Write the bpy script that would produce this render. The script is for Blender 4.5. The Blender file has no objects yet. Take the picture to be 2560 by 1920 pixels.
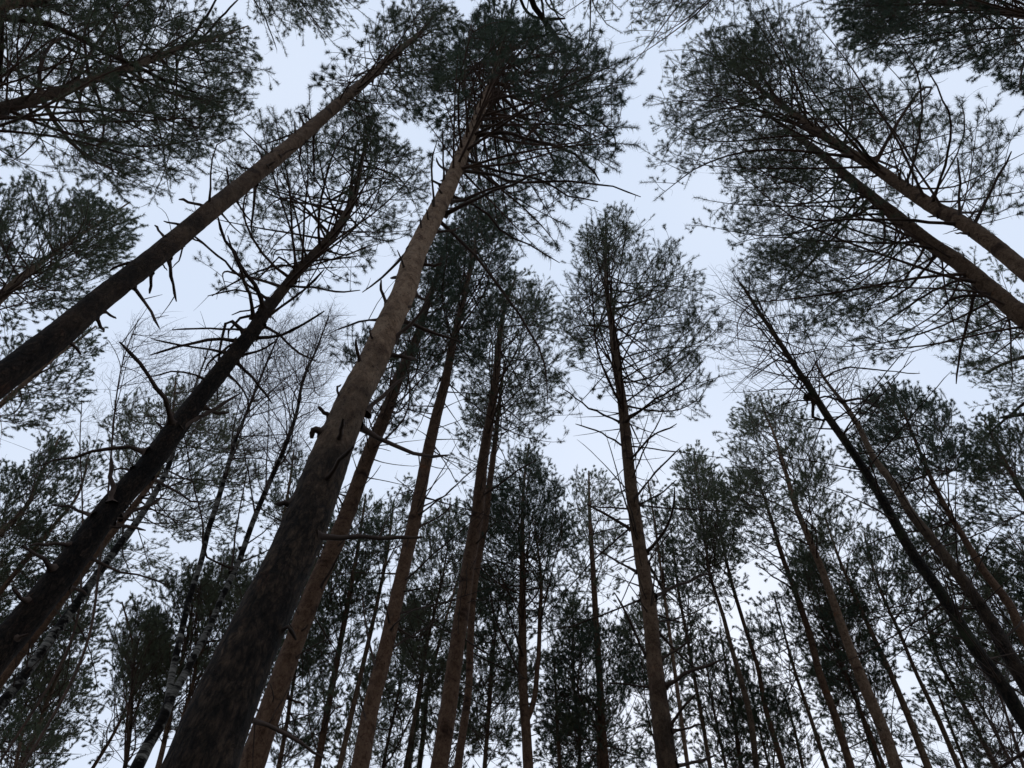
import bpy, math, random
import numpy as np
from mathutils import Matrix
R_ = math.radians
sc = bpy.context.scene
C = sc.collection

# ------------------------------------------------------------------ camera
PW, PH, FPX = 2560, 1920, 1923.0            # photograph size and focal length in its pixels
EL = 90 - math.degrees(math.atan(1137.0 / FPX))
ROLL = math.atan2(86, 1134)
EYE = np.array([0.0, 0.0, 1.6])
e = R_(EL)
fw = np.array([0, math.cos(e), math.sin(e)])
r0 = np.array([1.0, 0, 0]); u0 = np.array([0, -math.sin(e), math.cos(e)])
rt = math.cos(ROLL) * r0 + math.sin(ROLL) * u0
up = -math.sin(ROLL) * r0 + math.cos(ROLL) * u0
cam = bpy.data.cameras.new('camera')
cam.sensor_width = 36; cam.lens = 36 * FPX / PW
cam.clip_start = 0.05; cam.clip_end = 2000
co = bpy.data.objects.new('camera', cam); C.objects.link(co)
m = Matrix.Identity(4)
for i in range(3):
    m[i][0] = rt[i]; m[i][1] = up[i]; m[i][2] = -fw[i]; m[i][3] = EYE[i]
co.matrix_world = m
sc.camera = co

def ray(x, y):
    d = fw + rt * ((x - PW / 2) / FPX) - up * ((y - PH / 2) / FPX)
    return d
def project(P):
    d = P - EYE
    z = np.maximum(d @ fw, 1e-3)
    return np.stack([PW / 2 + FPX * (d @ rt) / z, PH / 2 - FPX * (d @ up) / z], -1)

# ------------------------------------------------------------------ sky, sun, exposure
SUN_EL, SUN_AZ = R_(38), R_(20)
w = bpy.data.worlds.new("World"); sc.world = w; w.use_nodes = True
nt = w.node_tree; nt.nodes.clear()
out = nt.nodes.new('ShaderNodeOutputWorld')
sky = nt.nodes.new('ShaderNodeTexSky'); sky.sky_type = 'NISHITA'; sky.sun_disc = False
sky.sun_elevation = SUN_EL; sky.sun_rotation = SUN_AZ; sky.dust_density = 3
bg1 = nt.nodes.new('ShaderNodeBackground'); bg1.inputs['Strength'].default_value = 0.05
nt.links.new(sky.outputs[0], bg1.inputs['Color'])
tc = nt.nodes.new('ShaderNodeTexCoord')
nz = nt.nodes.new('ShaderNodeTexNoise'); nz.inputs['Scale'].default_value = 1.6; nz.inputs['Detail'].default_value = 3
nt.links.new(tc.outputs['Generated'], nz.inputs['Vector'])
rp = nt.nodes.new('ShaderNodeValToRGB')
rp.color_ramp.elements[0].position = 0.3; rp.color_ramp.elements[0].color = (0.67, 0.772, 0.945, 1)
rp.color_ramp.elements[1].position = 0.7; rp.color_ramp.elements[1].color = (0.775, 0.85, 0.985, 1)
nt.links.new(nz.outputs['Fac'], rp.inputs['Fac'])
bg2 = nt.nodes.new('ShaderNodeBackground'); bg2.inputs['Strength'].default_value = 1.09
nt.links.new(rp.outputs['Color'], bg2.inputs['Color'])
mx = nt.nodes.new('ShaderNodeMixShader'); mx.inputs[0].default_value = 0.92   # thick even cloud over the clear sky
nt.links.new(bg1.outputs[0], mx.inputs[1]); nt.links.new(bg2.outputs[0], mx.inputs[2])
nt.links.new(mx.outputs[0], out.inputs['Surface'])
sl = bpy.data.lights.new('sun', 'SUN'); sl.energy = 0.5; sl.angle = R_(25); sl.color = (1, 0.96, 0.9)
so = bpy.data.objects.new('sun', sl); C.objects.link(so)
so.rotation_euler = (R_(90) - SUN_EL, 0, math.pi - SUN_AZ)
vs = sc.view_settings
vs.view_transform = 'Standard'; vs.look = 'None'; vs.exposure = 0; vs.gamma = 1; vs.use_curve_mapping = False
sc.render.engine = 'CYCLES'
sc.cycles.max_bounces = 4; sc.cycles.diffuse_bounces = 3; sc.cycles.transmission_bounces = 2

# ------------------------------------------------------------------ materials
def mat(name):
    m_ = bpy.data.materials.new(name); m_.use_nodes = True
    t = m_.node_tree; b = t.nodes['Principled BSDF']
    b.inputs['Roughness'].default_value = 0.9
    b.inputs['Specular IOR Level'].default_value = 0.15
    return m_, t, b
def N_(t, kind, **kw):
    n = t.nodes.new(kind)
    for k, v in kw.items(): setattr(n, k, v)
    return n
def ramp(t, src, stops):
    r = t.nodes.new('ShaderNodeValToRGB')
    el = r.color_ramp.elements
    while len(el) < len(stops): el.new(0.5)
    for q, (p, c) in zip(el, stops):
        q.position = p; q.color = (*c, 1)
    t.links.new(src, r.inputs['Fac'])
    return r.outputs['Color']
def mapped(t, scale, coord='Object'):
    c = t.nodes.new('ShaderNodeTexCoord'); mp = t.nodes.new('ShaderNodeMapping')
    mp.inputs['Scale'].default_value = scale
    t.links.new(c.outputs[coord], mp.inputs['Vector'])
    return mp.outputs['Vector']
def noise(t, vec, scale, detail=4, rough=0.6, dist=0.0):
    n = t.nodes.new('ShaderNodeTexNoise')
    n.inputs['Scale'].default_value = scale; n.inputs['Detail'].default_value = detail
    n.inputs['Roughness'].default_value = rough; n.inputs['Distortion'].default_value = dist
    t.links.new(vec, n.inputs['Vector'])
    return n.outputs['Fac']
def mixc(t, fac, a, b, mode='MIX'):
    x = t.nodes.new('ShaderNodeMix'); x.data_type = 'RGBA'; x.blend_type = mode
    if isinstance(fac, float): x.inputs[0].default_value = fac
    else: t.links.new(fac, x.inputs[0])
    for i, v in ((6, a), (7, b)):
        if isinstance(v, tuple): x.inputs[i].default_value = (*v, 1)
        else: t.links.new(v, x.inputs[i])
    return x.outputs[2]

def pine_bark(name, z_lo, z_hi, tint=(1, 1, 1), moss=0.0):
    """grey furrowed plates low down, thin ochre flakes high up"""
    m_, t, b = mat(name)
    v1 = mapped(t, (1, 1, 1))
    fis = noise(t, mapped(t, (1, 1, 0.34)), 22, 7, 0.72, 1.8)
    plates = ramp(t, fis, [(0.36, (0.014, 0.011, 0.009)), (0.46, (0.040, 0.030, 0.024)), (0.56, (0.072, 0.054, 0.043)), (0.70, (0.115, 0.088, 0.070))])
    blot = ramp(t, noise(t, mapped(t, (1, 1, 0.7)), 3.6, 6, 0.7, 0.5), [(0.38, (0.30, 0.29, 0.29)), (0.48, (0.8, 0.78, 0.77)), (0.60, (1.0, 0.93, 0.86)), (0.68, (1.5, 0.90, 0.62))])
    low = mixc(t, 1.0, plates, blot, 'MULTIPLY')
    vor = t.nodes.new('ShaderNodeTexVoronoi'); vor.feature = 'DISTANCE_TO_EDGE'; vor.inputs['Scale'].default_value = 26
    wn = t.nodes.new('ShaderNodeTexNoise'); wn.inputs['Scale'].default_value = 12; wn.inputs['Detail'].default_value = 5
    vv = mapped(t, (1, 1, 0.38)); t.links.new(vv, wn.inputs['Vector'])
    w1 = t.nodes.new('ShaderNodeVectorMath'); w1.operation = 'SCALE'; w1.inputs['Scale'].default_value = 0.16; t.links.new(wn.outputs['Color'], w1.inputs[0])
    w2 = t.nodes.new('ShaderNodeVectorMath'); w2.operation = 'ADD'; t.links.new(vv, w2.inputs[0]); t.links.new(w1.outputs[0], w2.inputs[1])
    t.links.new(w2.outputs[0], vor.inputs['Vector'])
    low = mixc(t, 1.0, low, ramp(t, vor.outputs['Distance'], [(0.0, (0.45, 0.43, 0.42)), (0.10, (0.95, 0.95, 0.95)), (0.3, (1.25, 1.22, 1.18))]), 'MULTIPLY')
    fl = noise(t, mapped(t, (1.2, 1.2, 0.8)), 11, 7, 0.72, 0.8)
    high = ramp(t, fl, [(0.30, (0.10, 0.058, 0.036)), (0.46, (0.215, 0.145, 0.10)), (0.58, (0.30, 0.215, 0.155)), (0.75, (0.255, 0.20, 0.155))])
    spots = ramp(t, noise(t, mapped(t, (1, 1, 1.6)), 2.3, 3, 0.6), [(0.30, (0.35, 0.30, 0.28)), (0.42, (1, 1, 1)), (0.66, (1, 1, 1)), (0.8, (1.25, 0.9, 0.65))])
    high = mixc(t, 1.0, high, spots, 'MULTIPLY')
    fk2 = ramp(t, noise(t, mapped(t, (1, 1, 0.6)), 52, 6, 0.8, 1.2), [(0.38, (0.30, 0.26, 0.24)), (0.46, (0.90, 0.89, 0.88)), (0.56, (1.08, 1.08, 1.06)), (0.66, (1.5, 1.45, 1.4))])  # shading of flakes and cracks put into the colour, as bump barely shows
    high = mixc(t, 1.0, high, fk2, 'MULTIPLY')
    flk = ramp(t, noise(t, mapped(t, (1, 1, 0.5)), 55, 5, 0.75, 0.6), [(0.38, (0.35, 0.33, 0.32)), (0.49, (1, 1, 1)), (0.64, (1.7, 1.6, 1.5))])
    low = mixc(t, 1.0, low, flk, 'MULTIPLY')
    c = t.nodes.new('ShaderNodeTexCoord'); sx = t.nodes.new('ShaderNodeSeparateXYZ')
    t.links.new(c.outputs['Object'], sx.inputs[0])
    ma = t.nodes.new('ShaderNodeMath'); ma.operation = 'ADD'
    mm = t.nodes.new('ShaderNodeMath'); mm.operation = 'MULTIPLY'; mm.inputs[1].default_value = (z_hi - z_lo) * 1.6
    t.links.new(noise(t, v1, 2.0, 5, 0.7), mm.inputs[0])
    t.links.new(sx.outputs['Z'], ma.inputs[0]); t.links.new(mm.outputs[0], ma.inputs[1])
    mr = t.nodes.new('ShaderNodeMapRange'); mr.interpolation_type = 'SMOOTHSTEP'
    mr.inputs['From Min'].default_value = z_lo + (z_hi - z_lo) * 0.8; mr.inputs['From Max'].default_value = z_hi + (z_hi - z_lo) * 0.8
    t.links.new(ma.outputs[0], mr.inputs['Value'])
    col = mixc(t, mr.outputs[0], low, high)
    col = mixc(t, 1.0, col, tint, 'MULTIPLY')
    if moss:
        mf = ramp(t, noise(t, v1, 4, 4), [(0.5 - moss, (0, 0, 0)), (0.65, (1, 1, 1))])
        col = mixc(t, mf, col, (0.03, 0.034, 0.016))
    t.links.new(col, b.inputs['Base Color'])
    bp = t.nodes.new('ShaderNodeBump'); bp.inputs['Distance'].default_value = 0.02; bp.inputs['Strength'].default_value = 0.9
    hm = t.nodes.new('ShaderNodeMix'); hm.data_type = 'FLOAT'
    t.links.new(mr.outputs[0], hm.inputs[0])
    pw = ramp(t, fis, [(0.35, (0, 0, 0)), (0.65, (1, 1, 1))])
    t.links.new(pw, hm.inputs[2]); t.links.new(fl, hm.inputs[3])
    t.links.new(hm.outputs[0], bp.inputs['Height']); t.links.new(bp.outputs[0], b.inputs['Normal'])
    return m_
def simple(name, stops, scale=3.0, coordscale=(1, 1, 1)):
    m_, t, b = mat(name)
    t.links.new(ramp(t, noise(t, mapped(t, coordscale), scale, 4), stops), b.inputs['Base Color'])
    return m_
M = {}
M['bark'] = pine_bark('pine_bark', 4.5, 8.0, (0.58, 0.54, 0.50))
M['bark_pale'] = pine_bark('pale_pine_bark', 3.2, 5.4, (0.74, 0.70, 0.64))
M['bark_mid'] = pine_bark('dull_pine_bark', 4.5, 8.5, (0.46, 0.42, 0.38))
M['bark_dark'] = pine_bark('dark_pine_bark', 8.0, 13.0, (0.42, 0.39, 0.36))
M['bark_grey'] = pine_bark('grey_pine_bark', 8.5, 14.0, (0.5, 0.49, 0.46))
M['bark_red'] = pine_bark('red_pine_bark', 1.0, 4.0, (0.40, 0.33, 0.285))
M['bark_moss'] = pine_bark('mossy_bark', 9.0, 16.0, (0.42, 0.42, 0.36), 0.02)
M['branch'] = simple('branch_bark', [(0.3, (0.045, 0.033, 0.028)), (0.7, (0.12, 0.075, 0.055))], 6)
M['dead'] = simple('dead_wood', [(0.3, (0.030, 0.022, 0.018)), (0.7, (0.085, 0.058, 0.045))], 9)
M['birch_twig'] = simple('birch_twig_bark', [(0.3, (0.07, 0.05, 0.045)), (0.7, (0.14, 0.10, 0.09))], 5)
def needles(name, a, b_, c_):
    m_, t, b = mat(name)
    v = mapped(t, (1, 1, 1))
    col = ramp(t, noise(t, v, 2.2, 3, 0.7), [(0.3, a), (0.5, b_), (0.72, c_)])
    fine = ramp(t, noise(t, v, 14, 1), [(0.35, (0.7, 0.7, 0.7)), (0.65, (1.25, 1.25, 1.2))])
    col = mixc(t, 1.0, col, fine, 'MULTIPLY')
    t.links.new(col, b.inputs['Base Color'])
    b.inputs['Roughness'].default_value = 0.55; b.inputs['Specular IOR Level'].default_value = 0.3
    tr = t.nodes.new('ShaderNodeBsdfTranslucent')
    t.links.new(col, tr.inputs['Color'])
    ms = t.nodes.new('ShaderNodeMixShader'); ms.inputs[0].default_value = 0.35
    o = t.nodes['Material Output']
    t.links.new(b.outputs[0], ms.inputs[1]); t.links.new(tr.outputs[0], ms.inputs[2])
    t.links.new(ms.outputs[0], o.inputs['Surface'])
    return m_
M['needle'] = needles('pine_needles', (0.062, 0.084, 0.056), (0.088, 0.112, 0.068), (0.12, 0.132, 0.07))
M['needle_dark'] = needles('dark_pine_needles', (0.044, 0.066, 0.048), (0.062, 0.090, 0.060), (0.085, 0.11, 0.062))
M['needle_pale'] = needles('pale_pine_needles', (0.10, 0.122, 0.086), (0.13, 0.15, 0.095), (0.165, 0.172, 0.098))
def birch_bark():
    m_, t, b = mat('birch_bark')
    band = ramp(t, noise(t, mapped(t, (2.2, 2.2, 15)), 1.9, 5, 0.7), [(0.40, (0.02, 0.018, 0.016)), (0.50, (0.12, 0.113, 0.10)), (0.64, (0.22, 0.21, 0.185))])
    big = ramp(t, noise(t, mapped(t, (2, 2, 2.4)), 2.0, 3, 0.6), [(0.46, (0.06, 0.05, 0.045)), (0.53, (1, 1, 1))])
    col = mixc(t, 1.0, band, big, 'MULTIPLY')
    t.links.new(col, b.inputs['Base Color'])
    return m_
M['birch'] = birch_bark()
def ground_mat():
    m_, t, b = mat('needle_litter')
    v = mapped(t, (1, 1, 1))
    a = ramp(t, noise(t, v, 0.8, 6, 0.7), [(0.35, (0.05, 0.035, 0.022)), (0.5, (0.085, 0.06, 0.038)), (0.62, (0.04, 0.06, 0.022))])
    f = ramp(t, noise(t, v, 30, 4, 0.7), [(0.3, (0.5, 0.5, 0.5)), (0.7, (1.4, 1.35, 1.25))])
    t.links.new(mixc(t, 1.0, a, f, 'MULTIPLY'), b.inputs['Base Color'])
    bp = t.nodes.new('ShaderNodeBump'); bp.inputs['Distance'].default_value = 0.05
    t.links.new(noise(t, v, 22, 5, 0.7), bp.inputs['Height']); t.links.new(bp.outputs[0], b.inputs['Normal'])
    return m_
M['ground'] = ground_mat()

# ------------------------------------------------------------------ mesh helpers
def make_mesh(name, parts, mats, smooth=True):
    """parts: list of (verts (n,3), faces (m,k), material index)"""
    me = bpy.data.meshes.new(name)
    V = []; loops = []; starts = []; totals = []; mi = []; off = 0; lo = 0
    for v, f, k in parts:
        if len(f) == 0: continue
        V.append(v); loops.append((f + off).ravel())
        n, q = f.shape
        starts.append(lo + np.arange(n) * q); totals.append(np.full(n, q)); mi.append(np.full(n, k))
        off += len(v); lo += n * q
    if not V: return me
    V = np.concatenate(V).astype(np.float32); loops = np.concatenate(loops).astype(np.int32)
    starts = np.concatenate(starts).astype(np.int32); totals = np.concatenate(totals).astype(np.int32)
    me.vertices.add(len(V)); me.vertices.foreach_set('co', V.ravel())
    me.loops.add(len(loops)); me.loops.foreach_set('vertex_index', loops)
    me.polygons.add(len(starts)); me.polygons.foreach_set('loop_start', starts)
    me.polygons.foreach_set('loop_total', totals)
    me.polygons.foreach_set('material_index', np.concatenate(mi).astype(np.int32))
    if smooth: me.polygons.foreach_set('use_smooth', np.ones(len(starts), bool))
    for q in mats: me.materials.append(q)
    me.update(calc_edges=True)
    return me
def norm(v): return v / np.maximum(np.linalg.norm(v, axis=-1, keepdims=True), 1e-9)
def tubes(P, Rr, sides, cap=True):
    """P (n,k,3) centre lines, Rr (n,k) radii -> verts, quads"""
    n, k, _ = P.shape
    T = np.empty_like(P)
    T[:, 1:-1] = P[:, 2:] - P[:, :-2]; T[:, 0] = P[:, 1] - P[:, 0]; T[:, -1] = P[:, -1] - P[:, -2]
    T = norm(T)
    ref = np.where(np.abs(T[:, :1, 2:3]) > 0.8, np.array([1.0, 0, 0]), np.array([0, 0, 1.0]))
    A = norm(np.cross(T, np.broadcast_to(ref, T.shape))); B = np.cross(T, A)
    a = np.arange(sides) * 2 * math.pi / sides
    V = P[:, :, None] + Rr[:, :, None, None] * (A[:, :, None] * np.cos(a)[:, None] + B[:, :, None] * np.sin(a)[:, None])
    idx = np.arange(n * k * sides).reshape(n, k, sides)
    i0 = idx[:, :-1]; i1 = idx[:, 1:]
    F = np.stack([i0, np.roll(i0, -1, 2), np.roll(i1, -1, 2), i1], -1).reshape(-1, 4)
    return V.reshape(-1, 3), F
def link(name, me, parent=None):
    o = bpy.data.objects.new(name, me); C.objects.link(o)
    if parent is not None: o.parent = parent
    return o
def inside(poly, Q):
    x, y = Q[..., 0], Q[..., 1]; r = np.zeros(x.shape, bool)
    n = len(poly)
    for i in range(n):
        x1, y1 = poly[i]; x2, y2 = poly[(i + 1) % n]
        c = ((y1 > y) != (y2 > y))
        with np.errstate(divide='ignore', invalid='ignore'):
            xi = (x2 - x1) * (y - y1) / (y2 - y1 + 1e-12) + x1
        r ^= c & (x < xi)
    return r
def lerp_poly(P, t):
    """P (n,k,3), t (n,) in 0..1 -> point and tangent"""
    k = P.shape[1]; s = np.clip(t, 0, 0.9999) * (k - 1); i = s.astype(int); f = (s - i)[:, None]
    ar = np.arange(len(P)); a = P[ar, i]; b = P[ar, i + 1]
    return a * (1 - f) + b * f, norm(b - a)
def cut_poly(P, frac):
    n, k, _ = P.shape
    ts = np.linspace(0, 1, k)[None] * frac[:, None]
    out_ = np.empty_like(P)
    for j in range(k): out_[:, j] = lerp_poly(P, ts[:, j])[0]
    return out_
def walk(rng, base, d, L, k, wig, lift):
    """grow polylines: base (n,3), dir (n,3), length (n,)"""
    n = len(base); P = np.empty((n, k, 3)); P[:, 0] = base; d = norm(d)
    bend = rng.normal(0, wig, (n, 3))
    for j in range(1, k):
        bend = bend * 0.75 + rng.normal(0, wig, (n, 3)) * 0.7
        d = norm(d + bend * 0.5 + np.array([0, 0, 1.0]) * (lift / (k - 1)) if np.isscalar(lift) else d + bend * 0.5 + np.array([0, 0, 1.0]) * (lift / (k - 1))[:, None])
        P[:, j] = P[:, j - 1] + d * (L / (k - 1))[:, None]
    return P
def side_shoots(rng, P, L, spacing, t0, ang, lenf, k, wig, lift, flat=0.35, jitter=0.3, tip=True):
    n = len(P)
    cnt = np.maximum(1, (L * (1 - t0) / spacing)).astype(int)
    par = np.repeat(np.arange(n), cnt)
    within = np.concatenate([np.arange(c) for c in cnt]) if n else np.zeros(0)
    t = t0 + (1 - t0) * (within + 0.5 + rng.uniform(-jitter, jitter, len(par))) / cnt[par]
    b, T = lerp_poly(P[par], t)
    side = np.where((within % 2) == 0, 1.0, -1.0)
    h = norm(np.cross(T, np.array([0, 0, 1.0])) + 1e-6)
    v = np.cross(h, T)
    ph = rng.normal(0, flat, len(par))
    S = h * (side * np.cos(ph))[:, None] + v * np.sin(np.abs(ph) * 0.8 + rng.normal(0, flat * .5, len(par)))[:, None]
    a = ang * rng.uniform(0.7, 1.25, len(par))
    d = T * np.cos(a)[:, None] + S * np.sin(a)[:, None]
    l = lenf(L[par], t, rng.uniform(0.6, 1.3, len(par)))
    Q = walk(rng, b, d, l, k, wig, lift)
    return par, t, l, Q

# ------------------------------------------------------------------ the tree builder
def resample(pts, n):
    pts = np.asarray(pts, float)
    s = np.concatenate([[0], np.cumsum(np.linalg.norm(np.diff(pts[:, :3], axis=0), axis=1))])
    t = np.linspace(0, s[-1], n)
    # smooth (Catmull-like) interpolation through cubic hermite
    o = np.empty((n, pts.shape[1]))
    m_ = np.gradient(pts, s, axis=0)
    i = np.clip(np.searchsorted(s, t, 'right') - 1, 0, len(s) - 2)
    h = (s[i + 1] - s[i])[:, None]; u = ((t - s[i]) / (s[i + 1] - s[i]))[:, None]
    o = (2 * u**3 - 3 * u**2 + 1) * pts[i] + (u**3 - 2 * u**2 + u) * h * m_[i] + (-2 * u**3 + 3 * u**2) * pts[i + 1] + (u**3 - u**2) * h * m_[i + 1]
    return o
LOG = []; FC = []
def stem3d(px, H, axis=None):
    """photo points (x, y, width) from the top down -> (k,4) points and radii in metres, from the ground up"""
    x, y, w0 = px[0]
    d = ray(x, y); t = (H - EYE[2]) / d[2]; top = EYE + d * t
    ax = top[:2].copy() if axis is None else axis
    res = []
    for (x, y, wd) in px:
        d = ray(x, y)
        if axis is None and not res: p = top; t_ = t
        else:
            t_ = (ax @ d[:2]) / (d[:2] @ d[:2]); p = EYE + d * t_
        fwd = (p - EYE) @ fw
        L = np.linalg.norm(p - EYE)
        hd = np.cross([0, 0, 1.0], p - EYE); hd /= np.linalg.norm(hd)          # sideways across the line of sight
        q0, qz, qs = project(p), project(p + np.array([0, 0, 0.05])), project(p + hd * 0.05)
        tv = (qz - q0) / np.linalg.norm(qz - q0); sv = qs - q0
        rad = 0.5 * wd * 0.96 / (abs(sv[0] * tv[1] - sv[1] * tv[0]) / 0.05)
        res.append([*p, max(rad, 0.006)])
    res = sorted(res, key=lambda q: q[2])
    # keep strictly rising
    ok = [res[0]]
    for q in res[1:]:
        if q[2] > ok[-1][2] + 0.15: ok.append(q)
    return np.array(ok)
def to_ground(S):
    b = S[0]; z = b[2]
    if z <= 0.1: return S
    drift = (S[min(2, len(S) - 1), :2] - b[:2]) / max(S[min(2, len(S) - 1), 2] - z, 1)
    drift = np.clip(drift, -0.05, 0.05)
    lo = []
    for f in (0.0, 0.06, 0.35, 0.7):
        zz = z * f
        lo.append([b[0] - drift[0] * (z - zz), b[1] - drift[1] * (z - zz), zz - (0.15 if f == 0 else 0), b[3] * (1 + 0.10 * (1 - f) + (0.45 if f == 0 else 0.15 if f < .1 else 0))])
    return np.vstack([lo, S])
def trunk_mesh(S, base, mtl, sides, step, rough, seed):
    rng = np.random.default_rng(seed)
    n = max(12, int((S[-1, 2] - S[0, 2]) / step))
    Q = resample(S, n); Q[:, 3] = np.maximum(Q[:, 3], 0.004)
    Q[:, :3] -= base
    a = np.arange(sides) * 2 * math.pi / sides
    T = norm(np.gradient(Q[:, :3], axis=0))
    A = norm(np.cross(np.broadcast_to([0, 1.0, 0], T.shape), T)); B = np.cross(T, A)
    z = Q[:, 2][:, None]
    bump = np.zeros((n, sides))
    for q in range(7):
        kk = rng.integers(1, 7); fz = rng.uniform(0.5, 7) if q < 4 else rng.uniform(8, 22)
        bump += np.sin(kk * a[None] + fz * z + rng.uniform(0, 6.28)) * (1.0 if q < 4 else 0.6)
    bump += rng.normal(0, 0.7, (n, sides))
    rad = Q[:, 3][:, None] * (1 + rough * bump)
    if rough > 0.013:                                             # long raised bark plates with gaps between them
        for cz, amp in ((6, 1.3), (3, 0.9)):
            g = rng.normal(0, 1, (n // cz + 3, sides)); p_ = np.arange(n)[:, None] / cz + 0.35 * np.sin(np.arange(sides) * 2.4)[None] + 0.5
            i_ = p_.astype(int); f_ = p_ - i_; cc = np.broadcast_to(np.arange(sides)[None], p_.shape)
            bump += amp * (g[i_, cc] * (1 - f_) + g[i_ + 1, cc] * f_) * np.clip((9 - z) / 6, 0.15, 1)
    ks = rng.uniform(0, 1, n) > 0.9                               # swollen whorl rings
    rad *= (1 + 0.03 * ks[:, None])
    V = Q[:, None, :3] + rad[..., None] * (A[:, None] * np.cos(a)[:, None] + B[:, None] * np.sin(a)[:, None])
    idx = np.arange(n * sides).reshape(n, sides); i0 = idx[:-1]; i1 = idx[1:]
    F = np.stack([i0, np.roll(i0, -1, 1), np.roll(i1, -1, 1), i1], -1).reshape(-1, 4)
    cap = idx[-1][::-1][None]
    return make_mesh('trunk', [(V.reshape(-1, 3), F, 0), (V.reshape(-1, 3)[idx[-1]], np.arange(sides)[None], 0)], [mtl]), Q

def needle_mesh(rng, P, t0, count, ln, wd):
    """bottle-brush tufts on the outer part of each twig P (n,k,3)"""
    n = len(P)
    if n == 0: return np.zeros((0, 3)), np.zeros((0, 3), int)
    par = np.repeat(np.arange(n), count)
    t = t0 + (1 - t0) * rng.uniform(0, 1, len(par)) ** 0.7
    b, T = lerp_poly(P[par], t)
    rnd = norm(rng.normal(0, 1, b.shape))
    S = norm(rnd - T * np.sum(rnd * T, 1, keepdims=True))
    a = rng.uniform(0.5, 1.4, len(par))[:, None]
    d = T * np.cos(a) + S * np.sin(a); d = norm(d + np.array([0, 0, 0.10]))
    l = (ln * rng.uniform(0.5, 1.25, len(par)))[:, None]
    wv = norm(np.cross(d, norm(rng.normal(0, 1, b.shape)))) * wd * 0.5
    V = np.stack([b - wv, b + wv, b + d * l], 1).reshape(-1, 3)
    return V, np.arange(len(par) * 3).reshape(-1, 3)

def stub_collar(P, r0, r1):
    k = P.shape[0]
    R = np.linspace(r0, r1, k); R[0] *= 2.3; R[1] *= 1.25; R[-1] *= 0.55
    return R
def dead_branch(parent, P, r0, r1, base, rng, mtl, twigs=3, snapped=True):
    P = np.asarray(P)
    L = np.linalg.norm(np.diff(P, axis=0), axis=1).sum()
    k = max(6, int(L / 0.12)); k = min(k, 24)
    if len(P) > 3: Q = resample(P, k)
    else:
        cs = np.concatenate([[0], np.cumsum(np.linalg.norm(np.diff(P, axis=0), axis=1))]); tt = np.linspace(0, cs[-1], k)
        Q = np.stack([np.interp(tt, cs, P[:, i]) for i in range(3)], -1)
    Q = Q + np.concatenate([np.zeros((1, 3)), rng.normal(0, min(0.006, r0 * 0.3, 0.10 * L / k), (k - 1, 3))])
    # first short segment carries the swollen knot
    f_ = min(0.6, 1.6 * r0 / max(np.linalg.norm(Q[1] - Q[0]), 1e-4))
    Q = np.vstack([Q[:1], Q[:1] + (Q[1:2] - Q[:1]) * f_, Q[1:]])
    R = stub_collar(Q, r0, r1) * (1 + rng.normal(0, 0.07, len(Q)))
    parts = [(*tubes(Q[None] - base, R[None], 7), 0)]
    if twigs and L > 0.3:
        n = rng.integers(1, twigs + 1) + int(L * 1.3)
        t = rng.uniform(0.15, 1, n)
        b, T = lerp_poly(np.repeat(Q[None], n, 0), t)
        d = norm(T * 0.5 + rng.normal(0, 0.8, (n, 3)))
        W = walk(rng, b, d, rng.uniform(0.03, 0.12, n) * (1 + (rng.uniform(0, 1, n) > 0.75) * 3), 4, 0.12, 0.0)
        rr = np.linspace(0.42, 0.15, 4)[None] * np.minimum(r1 * 1.1, 0.010)
        parts.append((*tubes(W - base, np.repeat(rr, n, 0), 4), 0))
    o = link('dead_branch', make_mesh('dead_branch', parts, [mtl]), parent)
    return o

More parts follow.
